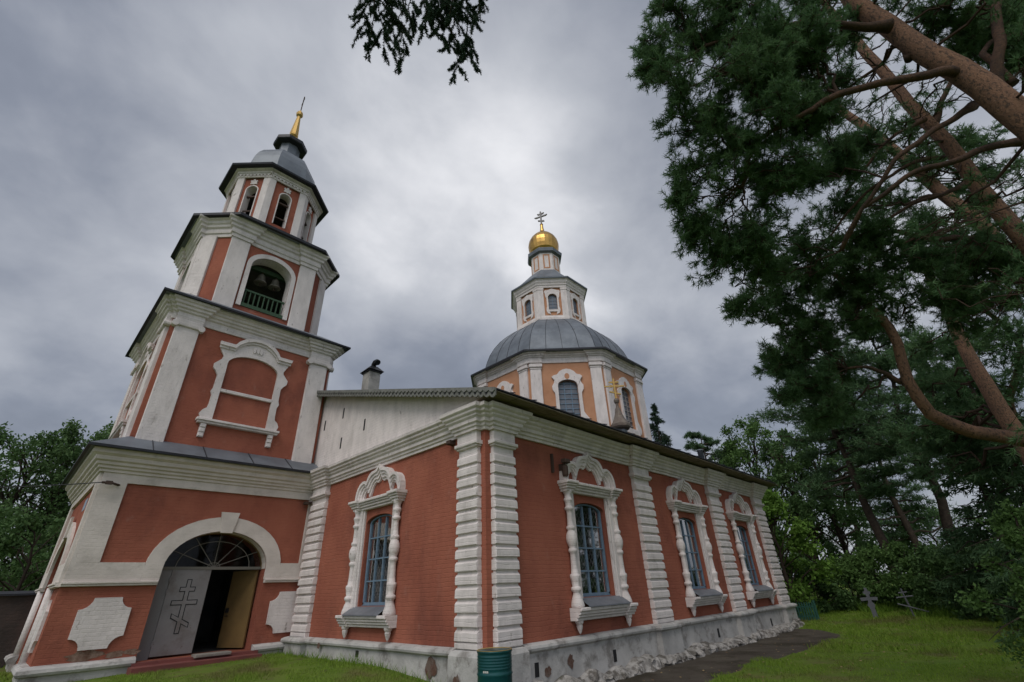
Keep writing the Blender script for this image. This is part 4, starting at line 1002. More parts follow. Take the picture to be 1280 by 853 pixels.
mb = MB(); cdir = math.atan2(CAM[1]-bc[1], CAM[0]-bc[0])
for k, (da, w_) in enumerate([(-0.66, 0.06), (-0.53, 0.05), (-0.42, 0.045)]):
    a = cdir+da; ps = [(bc[0]+0.286*SB*math.cos(a+s_), bc[1]+0.286*SB*math.sin(a+s_), zb+z*SB) for s_, z in ((-w_, .595), (w_, .595), (w_, .623), (-w_, .623))]; mb.add(ps, [(0, 1, 2, 3)])
mb.build('paint_mark', LABEL, db)
print('drum foot', zb, 'ground', g(bc[0], bc[1]))

def grave_cross(px, lab, sc_, tilt, yawd, thick):
    b = at_range(px, 757, 23.0); z = g(b[0], b[1])-0.05
    t = thing('grave_cross', lab, 'grave cross', (b[0], b[1], z), 'crosses by the shrubs')
    F0 = frame((b[0], b[1]), yawd)
    def F(u, d, zz_):
        u = u*sc_; dz = (zz_-z)*sc_; return F0(u*math.cos(tilt)+dz*math.sin(tilt), d, z+dz*math.cos(tilt)-u*math.sin(tilt))
    return t, F, z
t, F, z = grave_cross(1090, 'solid grey flared grave cross before the shrubs', 0.74, -0.03, 185, 0.05)
mb = MB(); mb.prism(F, [(-0.14, z), (0.14, z), (0.10, z+0.12), (0.09, z+0.45), (0.16, z+0.60), (0.08, z+0.72), (0.07, z+0.80), (0.34, z+0.78), (0.36, z+0.92), (0.07, z+0.93), (0.07, z+1.04), (0.15, z+1.08), (0.15, z+1.17), (0.07, z+1.18), (0.05, z+1.34), (-0.05, z+1.34), (-0.07, z+1.18), (-0.15, z+1.17), (-0.15, z+1.08), (-0.07, z+1.04), (-0.07, z+0.93), (-0.36, z+0.92), (-0.34, z+0.78), (-0.07, z+0.80), (-0.08, z+0.72), (-0.16, z+0.60), (-0.09, z+0.45), (-0.10, z+0.12)], -0.03, 0.03)
mb.build('cross_body', CROSSM, t)
t, F, z = grave_cross(1138, 'thin open pipe grave cross with slanted foot bar before the shrubs', 0.74, -0.10, 185, 0.03)
mb = MB(); mb.tube([F(0, 0, z), F(0, 0, z+1.25)], 0.028, 6); mb.tube([F(-0.34, 0, z+0.90), F(0.34, 0, z+0.90)], 0.024, 6); mb.tube([F(-0.17, 0, z+1.08), F(0.17, 0, z+1.08)], 0.024, 6); mb.build('cross_body', CROSSM, t)
mb = MB(); mb.tube([F(-0.40, 0.03, z+0.66), F(0.62, 0.03, z+0.22)], 0.022, 6); mb.build('foot_bar', CROSSM, t)

fa, fb_ = at_range(983, 757, 22.5), at_range(1018, 757, 22.7)
fz = g(fa[0], fa[1])-0.03
ft = thing('picket_fence', 'low green picket fence at the far end of the church', 'fence', (fa[0], fa[1], fz))
dirv = (fb_-fa)[:2]; ln = np.linalg.norm(dirv); dirv /= ln
FF = lambda u, d, z: (fa[0]+dirv[0]*u-dirv[1]*d, fa[1]+dirv[1]*u+dirv[0]*d, z)
for z in (0.15, 0.46):
    mb = MB(); mb.box(FF, -1.2, ln, -0.02, 0.02, fz+z, fz+z+0.05); mb.build('rail', FENCEG, ft)
mb = MB()
for u in np.arange(-1.2, ln, 0.085):
    mb.prism(FF, [(u, fz), (u+0.05, fz), (u+0.05, fz+0.60), (u+0.025, fz+0.66), (u, fz+0.60)], -0.035, -0.021)
pk = mb.build('picket', FENCEG, ft); pk['kind'] = 'stuff'
for u in (-1.2, ln):
    mb = MB(); mb.box(FF, u-0.04, u+0.04, -0.02, 0.06, fz-0.1, fz+0.68); mb.build('fence_post', FENCEG, ft)

# ------------------------------------------------------------------ vegetation helpers
def unit(v): return v/np.maximum(1e-9, np.linalg.norm(v, axis=-1, keepdims=True))
def leaves(C, size, up=0.3, aspect=0.55, droop=0.0):
    """leaf-shaped quads (kite) around centres C"""
    n = len(C); d = unit(RNG.normal(size=(n, 3))+np.array([0, 0, -droop])); s = unit(np.cross(d, RNG.normal(size=(n, 3))))
    L_ = size*RNG.uniform(0.6, 1.3, (n, 1))
    V = np.stack([C-d*L_*0.5, C+s*L_*aspect*0.5, C+d*L_*0.55, C-s*L_*aspect*0.5], 1)
    return V.reshape(-1, 3)
def needles(P, D, length, width, spread=0.8):
    """thin quads leaving points P, about directions D"""
    n = len(P); d = unit(D+RNG.normal(size=(n, 3))*spread); s = unit(np.cross(d, RNG.normal(size=(n, 3))))
    l = length*RNG.uniform(0.7, 1.2, (n, 1)); w = width*0.5
    V = np.stack([P-s*w, P+s*w, P+s*w*0.35+d*l, P-s*w*0.35+d*l], 1)
    return V.reshape(-1, 3)
def curve(a, b, bow, n=7, jit=0.03):
    a, b = np.array(a, float), np.array(b, float); l = np.linalg.norm(b-a)
    t = np.linspace(0, 1, n)[:, None]
    P = a+(b-a)*t+np.array(bow)*l*4*t*(1-t)
    J = RNG.normal(size=(n, 3))*jit*l; J[0] = 0; J[-1] = 0
    return P+J*np.sin(PI*t)
def taper(r0, r1, n): return list(np.linspace(r0, r1, n))
def limb_pts(P, k):
    d = np.r_[0, np.cumsum(np.linalg.norm(np.diff(P, axis=0), axis=1))]; t = np.linspace(0, d[-1], k)
    return np.stack([np.interp(t, d, P[:, i]) for i in range(3)], 1)

LIMB = mat('dark_orange_limb', (0.115, 0.068, 0.047), 0.95, col2=(0.06, 0.042, 0.033), nscale=5, dirt=(0.04, 0.033, 0.03), dscale=25, dpos=(0.5, 0.62), dfac=0.7, bump=1.0, bscale=45, spec=0.1)
def near_pine(name, label, trunk, rad, limbs, clumps, ntwig=34, nneed=22, nl=0.10, nw=0.0085, sub=9, group=None, twig_len=0.26, bare=0, bare_z=3.0):
    trunk = np.array(trunk); base = trunk[0]
    t = thing(name, label, 'tree', tuple(base), group)
    mb = MB(); tp = limb_pts(trunk, 26)
    rr = np.interp(np.linspace(0, 1, 26), np.linspace(0, 1, len(rad)), rad)
    tp = tp+np.array([noise.noise_vector(Vector(p)*0.8)*0.05 for p in tp])
    mb.tube(tp, list(rr), 14); mb.build('trunk', BARK, t, smooth=True)
    nodes = [(p, r*0.30) for p, r in zip(tp[6:], rr[6:])]
    for pts, r0, r1 in limbs:
        P = limb_pts(np.array(pts), 22); P = P+np.array([noise.noise_vector(Vector(p)*1.7)*0.07+noise.noise_vector(Vector(p)*5)*0.02 for p in P])
        rl = [q_*(1+0.7*math.exp(-i/1.2)) for i, q_ in enumerate(taper(r0, r1, 22))]
        mb = MB(); mb.tube(P, rl, 10); mb.build('limb', BARK if r0 > 0.11 else LIMB, t, smooth=True)
        nodes += [(p, (r0+(r1-r0)*i/21)*0.55) for i, p in enumerate(P) if i > 6]
    NP = np.array([n_[0] for n_ in nodes]); tw = MB(); Ps = []; Ds = []
    def tuft(q0, dr_, l):
        tw.tube([q0, q0+dr_*l], [0.0045, 0.0025], 3)
        k_ = RNG.uniform(0.0, 1.0, (nneed, 1))**0.6
        Ps.append(q0+dr_*l*k_); Ds.append(np.repeat(dr_[None]*0.9, nneed, 0))
    hi = [i for i, p in enumerate(tp) if p[2] > bare_z and i < 24]
    for b_ in range(bare):
        i = hi[int((b_+RNG.uniform(0, 1))/bare*len(hi))]; a_ = RNG.uniform(0, 2*PI); l = RNG.uniform(0.8, 2.0)
        dv = np.array([math.cos(a_), math.sin(a_), RNG.uniform(-0.25, 0.35)])
        B = curve(tp[i], tp[i]+dv*l, (0, 0, RNG.uniform(-0.12, 0.12)), 9, 0.05); r0 = RNG.uniform(0.014, 0.030)
        tw.tube(B, taper(r0, 0.005, 9), 6)
        for s in range(7):
            q = B[RNG.integers(3, 9)]; e_ = q+unit(dv*0.8+RNG.normal(size=3)*0.8)*RNG.uniform(0.2, 0.65)
            S = curve(q, e_, (0, 0, RNG.uniform(-0.1, 0.1)), 6, 0.06); tw.tube(S, taper(0.008, 0.003, 6), 4)
            for w in range(RNG.integers(0, 6)):
                tuft(S[RNG.integers(2, 6)], unit(S[-1]-S[0]+RNG.normal(size=3)*0.4), twig_len*RNG.uniform(0.5, 1.0))
    for c, r in clumps:
        c = np.array(c)
        # limb from a lower or level node to the clump
        cost = np.linalg.norm(NP-c, axis=1)+1.2*np.maximum(0, NP[:, 2]-c[2]-0.4)
        k = int(np.argmin(cost)); a, ra = nodes[k]
        ln_ = np.linalg.norm(c-a); r0 = min(ra, 0.012+0.013*ln_)
        tip = c+(c-a)/max(ln_, 0.1)*r*0.6
        B = curve(a, tip, (0, 0, RNG.uniform(-0.06, 0.10)), 12, 0.045)
        tw.tube(B, taper(r0, 0.008, 12), 6)
        for s in range(sub):
            q = B[RNG.integers(5, 12)]
            e_ = c+unit(RNG.normal(size=3))*r*RNG.uniform(0.55, 1.05)*np.array([1, 1, 0.75])
            S = curve(q, e_, (0, 0, RNG.uniform(-0.1, 0.12)), 7, 0.05)
            tw.tube(S, taper(0.010, 0.0035, 7), 4)
            m_ = ntwig//sub+1
            for w in range(m_):
                q0 = S[RNG.integers(2, 7)]+RNG.normal(size=3)*0.01
                dr_ = unit((q0-B[6])*0.9+RNG.normal(size=3)*0.55+np.array([0, 0, 0.30]))
                l = twig_len*RNG.uniform(0.6, 1.2)
                tw.tube([q0, q0+dr_*l], [0.0045, 0.0025], 3)
                k_ = RNG.uniform(0.0, 1.0, (nneed, 1))**0.6
                Ps.append(q0+dr_*l*k_); Ds.append(np.repeat(dr_[None]*0.9, nneed, 0))
    tw.build('branchlet', TWIG, t)
    raw_mesh('foliage', needles(np.concatenate(Ps), np.concatenate(Ds), nl, nw, 1.0), 4, NEEDLE, t)
    return t

def vert_trunk(az_px, el0, D, z_top, lean=(0, 0)):
    """standing trunk whose bearing is that of pixel az_px"""
    p = at_range(*az_px, D); z0 = g(p[0], p[1])-0.1
    return [np.array([p[0]+lean[0]*k, p[1]+lean[1]*k, z0+(z_top-z0)*k]) for k in np.linspace(0, 1, 6)]
def cl(lst): return [(at(x, y, d), r*d/FPX) for x, y, d, r in lst]

def inside(poly, x, y):
    c = False; n = len(poly)
    for i in range(n):
        (x0, y0), (x1, y1) = poly[i], poly[(i+1) % n]
        if (y0 > y) != (y1 > y) and x < (x1-x0)*(y-y0)/(y1-y0)+x0: c = not c
    return c
def fill(poly, n, d0, d1, r0, r1):
    X = [p[0] for p in poly]; Y = [p[1] for p in poly]; out = []
    while len(out) < n:
        x, y = RNG.uniform(min(X), max(X)), RNG.uniform(min(Y), max(Y))
        if inside(poly, x, y): out.append((x, y, RNG.uniform(d0, d1), RNG.uniform(r0, r1)))
    return out
# three tall pines whose crowns hang over the churchyard
p1 = [at_range(x, y, d) for x, y, d in [(1360, 215, 7.6), (1282, 153, 7.6), (1210, 94, 7.5), (1143, 58, 7.4), (1069, 0, 7.3), (1000, -70, 7.1)]]
b1 = np.array([p1[0][0]+0.35, p1[0][1]-0.15, 0.0]); b1[2] = g(b1[0], b1[1])-0.1
near_pine('pine_tree', 'nearest tall pine with thick flaking orange trunk leaning across the top right corner', [b1]+p1, [0.25, 0.205, 0.175, 0.165, 0.155, 0.14, 0.12, 0.09],
    [([at(1228, 103, 6.4), at(1190, 92, 6.3), at(1150, 92, 6.2), at(1092, 106, 6.3), at(1034, 126, 6.4), at(987, 156, 6.5), at(937, 181, 6.7), at(938, 215, 6.7), at(932, 235, 6.7)], 0.07, 0.022),
     ([at(1285, 178, 6.4), at(1210, 191, 6.2), at(1151, 213, 6.2), at(1112, 234, 6.3), at(1077, 258, 6.5), at(1053, 312, 6.8)], 0.055, 0.02),
     ([at(1215, 132, 6.5), at(1164, 164, 6.3), at(1124, 195, 6.3), at(1092, 234, 6.4), at(1058, 290, 6.6), at(1048, 315, 6.7)], 0.045, 0.018),
     ([at(1248, 120, 6.5), at(1246, 60, 6.7), at(1249, 0, 7.0), at(1252, -60, 7.3)], 0.075, 0.05),
     ([at(1270, 105, 6.5), at(1225, 68, 6.9), at(1240, 52, 7.2), at(1290, 38, 7.4)], 0.05, 0.02),
     ([at(1110, 35, 7.0), at(1034, 29, 7.0), at(967, 35, 7.0), at(897, 51, 7.0), at(850, 75, 7.0)], 0.06, 0.02),
     ([at(1140, 70, 6.8), at(1120, 50, 7.3), at(1105, 80, 7.5), at(1060, 110, 7.6), at(1020, 150, 7.6)], 0.035, 0.015)],
    cl([(1000, 15, 7.2, 60), (935, 25, 7, 62), (870, 35, 7, 52), (825, 62, 7, 40), (812, 85, 7, 26), (850, 100, 6.8, 42), (900, 95, 6.6, 55), (960, 85, 6.5, 55), (1020, 70, 6.8, 42), (862, 155, 7, 36), (910, 165, 6.7, 52), (970, 150, 6.4, 52), (1030, 135, 6.6, 36),
        (868, 215, 7, 34), (920, 235, 6.8, 52), (985, 210, 6.5, 38), (880, 275, 7, 34), (930, 295, 7, 48), (893, 335, 7.2, 32), (945, 350, 7.2, 42), (1070, 25, 7.8, 36), (1175, 10, 7.2, 42), (1240, 25, 7.2, 42), (1268, 75, 6.8, 32), (870, 300, 7.1, 20), (850, 250, 7.0, 18), (905, 0, 7.0, 40), (845, 8, 7.0, 34), (960, -25, 7.2, 50), (1040, -20, 7.2, 40), (1120, -20, 7.6, 40)]+fill([(835, 70), (860, 10), (1050, 0), (1040, 90), (1000, 180), (970, 290), (945, 345), (905, 330), (880, 270), (870, 210), (880, 150), (850, 110)], 20, 6.4, 7.6, 30, 46)+fill([(1140, 0), (1275, 0), (1275, 85), (1205, 50)], 9, 7.2, 8.2, 28, 40)+fill([(985, 120), (1040, 90), (1060, 200), (1010, 290), (965, 300)], 6, 6.8, 7.8, 22, 34)),
    ntwig=150, nneed=32, nw=0.0095, nl=0.075, twig_len=0.17, sub=12, bare=26)
p2 = [at_range(x, y, 9.5) for x, y in [(1355, 395), (1282, 302), (1229, 242), (1194, 195), (1155, 148), (1118, 105), (1060, 40), (1000, -30)]]
b2 = np.array([p2[0][0]+0.10, p2[0][1]-0.15, 0.0]); b2[2] = g(b2[0], b2[1])-0.1
near_pine('pine_tree', 'pine with a low bent bough that sweeps down and left in front of the sky', [b2]+p2, [0.19, 0.15, 0.125, 0.118, 0.11, 0.10, 0.09, 0.07, 0.05],
    [([np.array([b2[0]-0.1, b2[1], 2.75]), at(1285, 553, 7.4), at(1210, 538, 7.4), at(1163, 516, 7.5), at(1139, 484, 7.6), at(1124, 437, 7.8), at(1104, 398, 8.0), at(1073, 367, 8.2), at(1045, 340, 8.4)], 0.145, 0.055),
     ([at(1155, 148, 8.2), at(1120, 170, 8.0), at(1085, 205, 8.0), at(1055, 240, 8.1)], 0.035, 0.015),
     ([at(1195, 196, 8.2), at(1150, 200, 7.9), at(1100, 225, 7.8), at(1060, 262, 7.9), at(1030, 300, 8.0)], 0.04, 0.015),
     ([at(1215, 225, 8.2), at(1160, 250, 7.9), at(1100, 275, 7.9), at(1040, 310, 8.1)], 0.04, 0.015),
     ([at(1240, 255, 8.2), at(1200, 280, 8.0), at(1140, 300, 7.9), at(1080, 330, 8.0)], 0.04, 0.015),
     ([at(1165, 160, 8.2), at(1185, 110, 8.6), at(1205, 60, 9.0), at(1200, 20, 9.4)], 0.05, 0.02),
     ([at(1290, 315, 8.2), at(1250, 300, 8.0), at(1190, 318, 8.0), at(1130, 340, 8.0)], 0.04, 0.015),
     ([at(1140, 480, 7.7), at(1115, 470, 7.8), at(1085, 462, 7.9), at(1060, 462, 8.0)], 0.045, 0.02),
     ([at(1240, 300, 8.2), at(1170, 300, 8.0), at(1110, 290, 8.0), at(1050, 300, 8.2), at(1000, 330, 8.4)], 0.06, 0.02)],
    cl([(1000, 300, 8.2, 48), (1045, 270, 8.3, 38), (1000, 368, 8.4, 48), (1055, 340, 8.2, 52), (1115, 325, 8, 46), (1175, 350, 8, 48), (1240, 385, 8.5, 44), (1275, 345, 8, 34), (1130, 378, 8.2, 44), (1085, 405, 8.6, 34), (1005, 425, 8.3, 38), (970, 455, 8.2, 32), (1010, 475, 8, 38),
        (1048, 462, 8.4, 26), (1022, 515, 8, 28), (1048, 515, 8.2, 24), (985, 490, 8, 22), (1200, 400, 8.6, 34), (1150, 330, 7.8, 36), (960, 395, 8.3, 24), (925, 385, 8.2, 20), (1090, 300, 8.0, 34), (1215, 320, 8.0, 34), (1080, 350, 8.0, 34), (1180, 375, 8.2, 34), (1255, 330, 8.0, 30), (1020, 330, 8.2, 36), (980, 330, 8.3, 34), (1050, 215, 8.2, 26), (1075, 180, 8.4, 22)]+fill([(960, 310), (1100, 290), (1270, 310), (1270, 405), (1130, 390), (1050, 400), (1055, 500), (1030, 520), (985, 480), (965, 450), (1000, 400), (930, 375)], 22, 7.8, 8.8, 26, 40)),
    ntwig=150, nneed=32, nw=0.0095, nl=0.075, twig_len=0.17, sub=12, bare=26)
p3 = [at_range(x, y, 13) for x, y in [(1330, 395), (1272, 328), (1229, 285), (1170, 234), (1112, 180), (1053, 140), (1000, 95)]]
b3 = np.array([p3[0][0]+0.10, p3[0][1]-0.15, 0.0]); b3[2] = g(b3[0], b3[1])-0.1
near_pine('pine_tree', 'slimmer pine with straight pale orange trunk behind the two thick ones', [b3]+p3, [0.19, 0.16, 0.145, 0.138, 0.13, 0.115, 0.095, 0.06], [],
    cl([(1130, 255, 11, 30), (1200, 285, 11, 34), (1160, 205, 11, 30), (1250, 255, 11, 30), (1095, 195, 11, 28), (1230, 175, 11, 26), (1270, 210, 11, 26), (1090, 240, 11, 24), (1215, 225, 11, 22), (1265, 290, 11, 26), (1040, 190, 11, 28)]+fill([(1060, 150), (1120, 130), (1270, 220), (1270, 300), (1180, 300), (1080, 290), (1030, 250)], 5, 10, 12, 18, 28)),
    ntwig=90, nneed=26, nw=0.014, nl=0.10, bare=30)
p4 = [at_range(1300, 590, 17), at_range(1262, 527, 17), at_range(1215, 455, 17), at_range(1188, 395, 17), at_range(1150, 320, 16.9)]
b4 = np.array([p4[0][0]+0.1, p4[0][1]-0.1, 0]); b4[2] = g(b4[0], b4[1])-0.1
near_pine('pine_tree', 'reddish forked pine standing farther back under the low bough', [b4]+p4, [0.24, 0.22, 0.20, 0.17, 0.14, 0.1],
    [([at(1275, 545, 14.2), at(1262, 500, 14.2), at(1280, 440, 14.0), at(1250, 400, 14.0), at(1225, 385, 14)], 0.12, 0.05)],
    cl([(1205, 470, 14, 36), (1250, 500, 14, 36), (1160, 490, 14, 32), (1235, 440, 14, 32), (1265, 570, 14, 36), (1190, 540, 14, 32), (1270, 465, 14, 32), (1150, 440, 14, 28), (1175, 585, 14, 30), (1225, 590, 14, 34), (1140, 545, 14, 24)]+fill([(1140, 420), (1275, 400), (1275, 600), (1180, 600), (1150, 520)], 14, 13, 15, 24, 34)),
    ntwig=80, nneed=24, nw=0.02, nl=0.14, twig_len=0.34)

# spruce behind the photographer; one bough hangs over the camera
sb = np.array([-8.6, -8.4, g(-8.6, -8.4)-0.1])
spr = thing('spruce_tree', 'dark spruce whose drooping twig tips hang in from the top edge', 'tree', tuple(sb))
mb = MB(); mb.tube([sb, sb+[0.05, 0, 4], sb+[0.1, 0.1, 8], sb+[0.1, 0.1, 13]], [0.30, 0.25, 0.18, 0.05], 12); mb.build('trunk', BARKD, spr, smooth=True)
tw = MB(); Ps = []; Ds = []
def spruce_shoot(a, b, r, n):
    n = int(n*2.2); P = curve(a, b, (0, 0, 0), 6, 0.03); tw.tube(P, taper(r, 0.0025, 6), 4)
    k = RNG.uniform(0.05, 1.0, n); q = np.stack([np.interp(k, np.linspace(0, 1, 6), P[:, i]) for i in range(3)], 1)
    Ps.append(q); Ds.append(np.repeat(unit(np.array(b)-np.array(a))[None]*0.5, n, 0))
    return P
# (px, py) of the ends of the hanging sprays
dep = 4.6
bough = np.array([sb+[0.1, 0.1, 8.4], at(560, -260, 4.3), at(540, -110, 4.5), at(530, -50, 4.6)])
tw.tube(limb_pts(bough, 16), taper(0.07, 0.02, 16), 6)
bl = limb_pts(np.array([at(455, -40, 4.6), at(500, -45, 4.6), at(540, -50, 4.6), at(600, -45, 4.7)]), 12); tw.tube(bl, 0.012, 5)
for sx, sy, ex, ey, n_sub, sp in [(475, -40, 480, 62, 15, 26), (455, -40, 458, 38, 10, 22), (500, -45, 505, 70, 10, 14), (515, -45, 516, 45, 5, 10), (545, -45, 552, 52, 14, 24), (565, -45, 572, 82, 18, 26), (580, -45, 585, 76, 16, 22), (555, -45, 545, 40, 10, 20), (530, -45, 533, 28, 8, 18), (595, -45, 600, 25, 8, 16), (470, -45, 462, 55, 8, 20), (490, -45, 492, 45, 8, 20), (575, -45, 560, 62, 10, 22)]:
    dd = dep+RNG.uniform(-0.3, 0.3)
    M_ = spruce_shoot(at(sx, sy, dd), at(ex, ey, dd), 0.007, 60)
    for k in range(n_sub):
        f = RNG.uniform(0.25, 1.0); q = M_[0]+(M_[-1]-M_[0])*f
        s_ = RNG.choice((-1, 1)); ex2 = sx+(ex-sx)*f+s_*RNG.uniform(0.35, 1.0)*sp*(1.15-0.6*f); ey2 = sy+(ey-sy)*f+RNG.uniform(8, 26)
        S = spruce_shoot(q, at(ex2, ey2, dd+RNG.uniform(-0.2, 0.2)), 0.004, 70)
        for j in range(2):
            w = S[RNG.integers(1, 5)]; spruce_shoot(w, w+(at(ex2+RNG.uniform(-12, 12), ey2+RNG.uniform(-4, 12), dd)-S[0])*RNG.uniform(0.25, 0.5), 0.003, 45)
for sx, sy, ex, ey in [(460, 20, 436, 21), (452, 22, 440, 34), (585, 18, 605, 28), (592, 18, 597, 35), (590, 14, 596, 8)]:
    spruce_shoot(at(sx, sy, dep), at(ex, ey, dep), 0.004, 80)
tw.build('branchlet', TWIG, spr)
raw_mesh('foliage', needles(np.concatenate(Ps), np.concatenate(Ds), 0.025, 0.0075, 0.9), 4, SPRUCE, spr)

def blob_pts(c, r, n, shell=0.55):
    d = unit(RNG.normal(size=(n, 3))); k = RNG.uniform(shell, 1.0, (n, 1))**0.7
    return np.array(c)+d*k*np.array(r)
def broadleaf(name, label, base, height, crown, nblob, nleaf, size, material, bark=BARKD, group=None, droop=0.3, zlow=0.25, cat='tree', seed=0, spread=1.0, rt=None):
    """tapered trunk, limbs that end in leafy sprays of uneven size"""
    base = np.array([base[0], base[1], g(base[0], base[1])-0.1])
    t = thing(name, label, cat, tuple(base), group)
    r0 = rt or 0.02+0.018*height
    mb = MB(); n = 9
    T = base+np.stack([np.linspace(0, RNG.normal()*0.04*height, n), np.linspace(0, RNG.normal()*0.04*height, n), np.linspace(0, height*0.88, n)], 1)
    T[1:-1] += RNG.normal(size=(n-2, 3))*0.012*height*np.array([1, 1, 0])
    mb.tube(T, taper(r0, 0.02, n), 8); mb.build('trunk', bark, t, smooth=True)
    lm = MB(); V = []
    for i in range(nblob):
        h = zlow+(1-zlow)*((i+RNG.uniform(0, 1))/nblob)
        prof = math.sin(PI*min(1.0, max(0.05, (h-zlow)/(1-zlow)*0.80+0.16)))**0.8
        a = RNG.uniform(0, 2*PI); rr = crown*prof*math.sqrt(RNG.uniform(0.12, 1.0))*spread
        c = base+np.array([math.cos(a)*rr, math.sin(a)*rr, h*height-0.12*crown*RNG.uniform(0, 1)])
        br = crown*RNG.uniform(0.16, 0.34)*(0.6+0.5*prof)
        k = max(0.04, h-0.22*RNG.uniform(0.6, 1.4)); a0 = np.array([np.interp(k, np.linspace(0, 0.88, n), T[:, j]) for j in range(3)])
        Lp = curve(a0, c, (0, 0, 0.08), 6, 0.04); lm.tube(Lp, taper(r0*0.28, 0.012, 6), 5)
        m_ = int(nleaf/nblob*RNG.uniform(0.7, 1.3))
        # sprays: short twigs of leaves inside the blob rather than a filled ball
        ns = max(3, m_//14)
        e_ = c+unit(RNG.normal(size=(ns, 3)))*br*np.array([1, 1, 0.75])*RNG.uniform(0.35, 1.1, (ns, 1))
        st = c+(e_-c)*0.35
        kk = RNG.uniform(0, 1, (ns, 14, 1))
        pts = (st[:, None]+(e_-st)[:, None]*kk+RNG.normal(size=(ns, 14, 3))*size*0.75+np.array([0, 0, -1])*droop*br*kk**2).reshape(-1, 3)
        V.append(leaves(pts, size, droop=droop))
    lm.build('limb', bark, t)
    raw_mesh('crown', np.concatenate(V), 4, material, t)
    return t
def far_pine(label, base, height, z0f, crown, nwh, material, group=None, dens=1.0, size=0.16):
    base = np.array([base[0], base[1], g(base[0], base[1])-0.1])
    t = thing('pine_tree', label, 'tree', tuple(base), group)
    n = 10; T = base+np.stack([np.linspace(0, RNG.normal()*0.02*height, n), np.linspace(0, RNG.normal()*0.02*height, n), np.linspace(0, height, n)], 1)
    T[1:-1] += RNG.normal(size=(n-2, 3))*0.008*height*np.array([1, 1, 0])
    mb = MB(); mb.tube(T, taper(0.05+0.016*height, 0.03, n), 8); mb.build('trunk', BARKD, t, smooth=True)
    lm = MB(); V = []
    for i in range(nwh):
        h = z0f+(1-z0f)*(i+RNG.uniform(0, .8))/nwh; a = RNG.uniform(0, 2*PI)
        rr = crown*(0.35+0.65*math.sin(PI*min(1, 0.25+0.75*(h-z0f)/(1-z0f))))*RNG.uniform(0.55, 1.1)
        a0 = np.array([np.interp(h, np.linspace(0, 1, n), T[:, j]) for j in range(3)])
        c = a0+np.array([math.cos(a)*rr, math.sin(a)*rr, rr*RNG.uniform(-0.05, 0.30)])
        B = curve(a0, c, (0, 0, -0.06), 7, 0.035); lm.tube(B, taper(0.045+0.01*rr, 0.012, 7), 5)
        for k in range(5):
            q = B[RNG.integers(3, 7)]; e_ = q+unit(RNG.normal(size=3)*np.array([1, 1, 0.25]))*rr*RNG.uniform(0.18, 0.38)
            lm.tube([q, e_], [0.018, 0.006], 4)
            m_ = int(34*dens); kk = RNG.uniform(0.1, 1.1, (m_, 1))
            pts = q+(e_-q)*kk+RNG.normal(size=(m_, 3))*np.array([0.16, 0.16, 0.08])*rr*0.55
            V.append(needles(np.repeat(pts, 5, 0), np.repeat(unit(e_-q)[None]+np.array([[0, 0, 0.5]]), 5*m_, 0), size, size*0.16, 1.0))
    lm.build('limb', BARKD, t)
    raw_mesh('foliage', np.concatenate(V), 4, material, t)
    return t
def far_spruce(label, base, height, crown, nwh, material, dens=1.0, size=0.16, group=None, z0f=0.06):
    base = np.array([base[0], base[1], g(base[0], base[1])-0.1])
    t = thing('spruce_tree', label, 'tree', tuple(base), group)
    mb = MB(); mb.tube([base, base+[0, 0, height]], [0.04+0.015*height, 0.015], 8); mb.build('trunk', BARKD, t, smooth=True)
    lm = MB(); V = []
    for i in range(nwh):
        h = z0f+(1-z0f)*(i+RNG.uniform(0, 1))/nwh; rr = crown*(1.02-h)*RNG.uniform(0.75, 1.15); a = RNG.uniform(0, 2*PI)
        a0 = base+[0, 0, h*height]; e_ = a0+np.array([math.cos(a)*rr, math.sin(a)*rr, -0.25*rr+0.10])
        B = curve(a0, e_, (0, 0, 0.05), 6, 0.03); lm.tube(B, taper(0.02+0.01*rr, 0.006, 6), 4)
        m_ = int((14+50*rr/crown)*dens); kk = RNG.uniform(0.08, 1, (m_, 1)); sd_ = np.array([-math.sin(a), math.cos(a), 0])
        pts = a0+(e_-a0)*kk+sd_*RNG.normal(size=(m_, 1))*rr*0.20*(1.1-kk)+np.array([0, 0, -1])*RNG.uniform(0, 0.12, (m_, 1))*rr
        V.append(needles(np.repeat(pts, 4, 0), np.repeat(np.array([[math.cos(a), math.sin(a), -0.6]]), 4*m_, 0), size, size*0.22, 0.8))
    lm.build('limb', BARKD, t); raw_mesh('foliage', np.concatenate(V), 4, material, t)
    return t

# left of the tower, beyond the wall
gl = 'trees beyond the left wall'
def P2(px, py, D): p = at_range(px, py, D); return (p[0], p[1])
broadleaf('birch_tree', 'tall loose birch touching the left side of the tower', P2(98, 700, 33), 10.6, 3.0, 70, 20000, 0.16, LEAFL, group=gl, droop=0.7, zlow=0.22)
broadleaf('birch_tree', 'wide birch in the middle of the trees left of the tower', P2(42, 700, 31), 9.4, 3.4, 80, 22000, 0.16, LEAFL, group=gl, droop=0.6, zlow=0.12)
broadleaf('birch_tree', 'birch cut by the left edge of the photo', P2(-25, 700, 30), 8.8, 3.6, 70, 18000, 0.16, LEAFD, group=gl, droop=0.5, zlow=0.1)
broadleaf('shrub', 'dense dark shrub right behind the brick wall', P2(20, 730, 24), 4.2, 2.6, 26, 6000, 0.15, LEAFD, droop=0.3, zlow=0.1, cat='shrub')

# behind the church roof
far_spruce('small dark spruce top showing over the church roof beside the octagon', P2(823, 540, 42), 15.6, 4.6, 190, SPRUCE, 0.9, 0.26)
far_pine('dark round topped pine showing over the far roof edge by the vent pipe', P2(880, 560, 36), 10.9, 0.5, 2.3, 26, NEEDLEF, size=0.22)
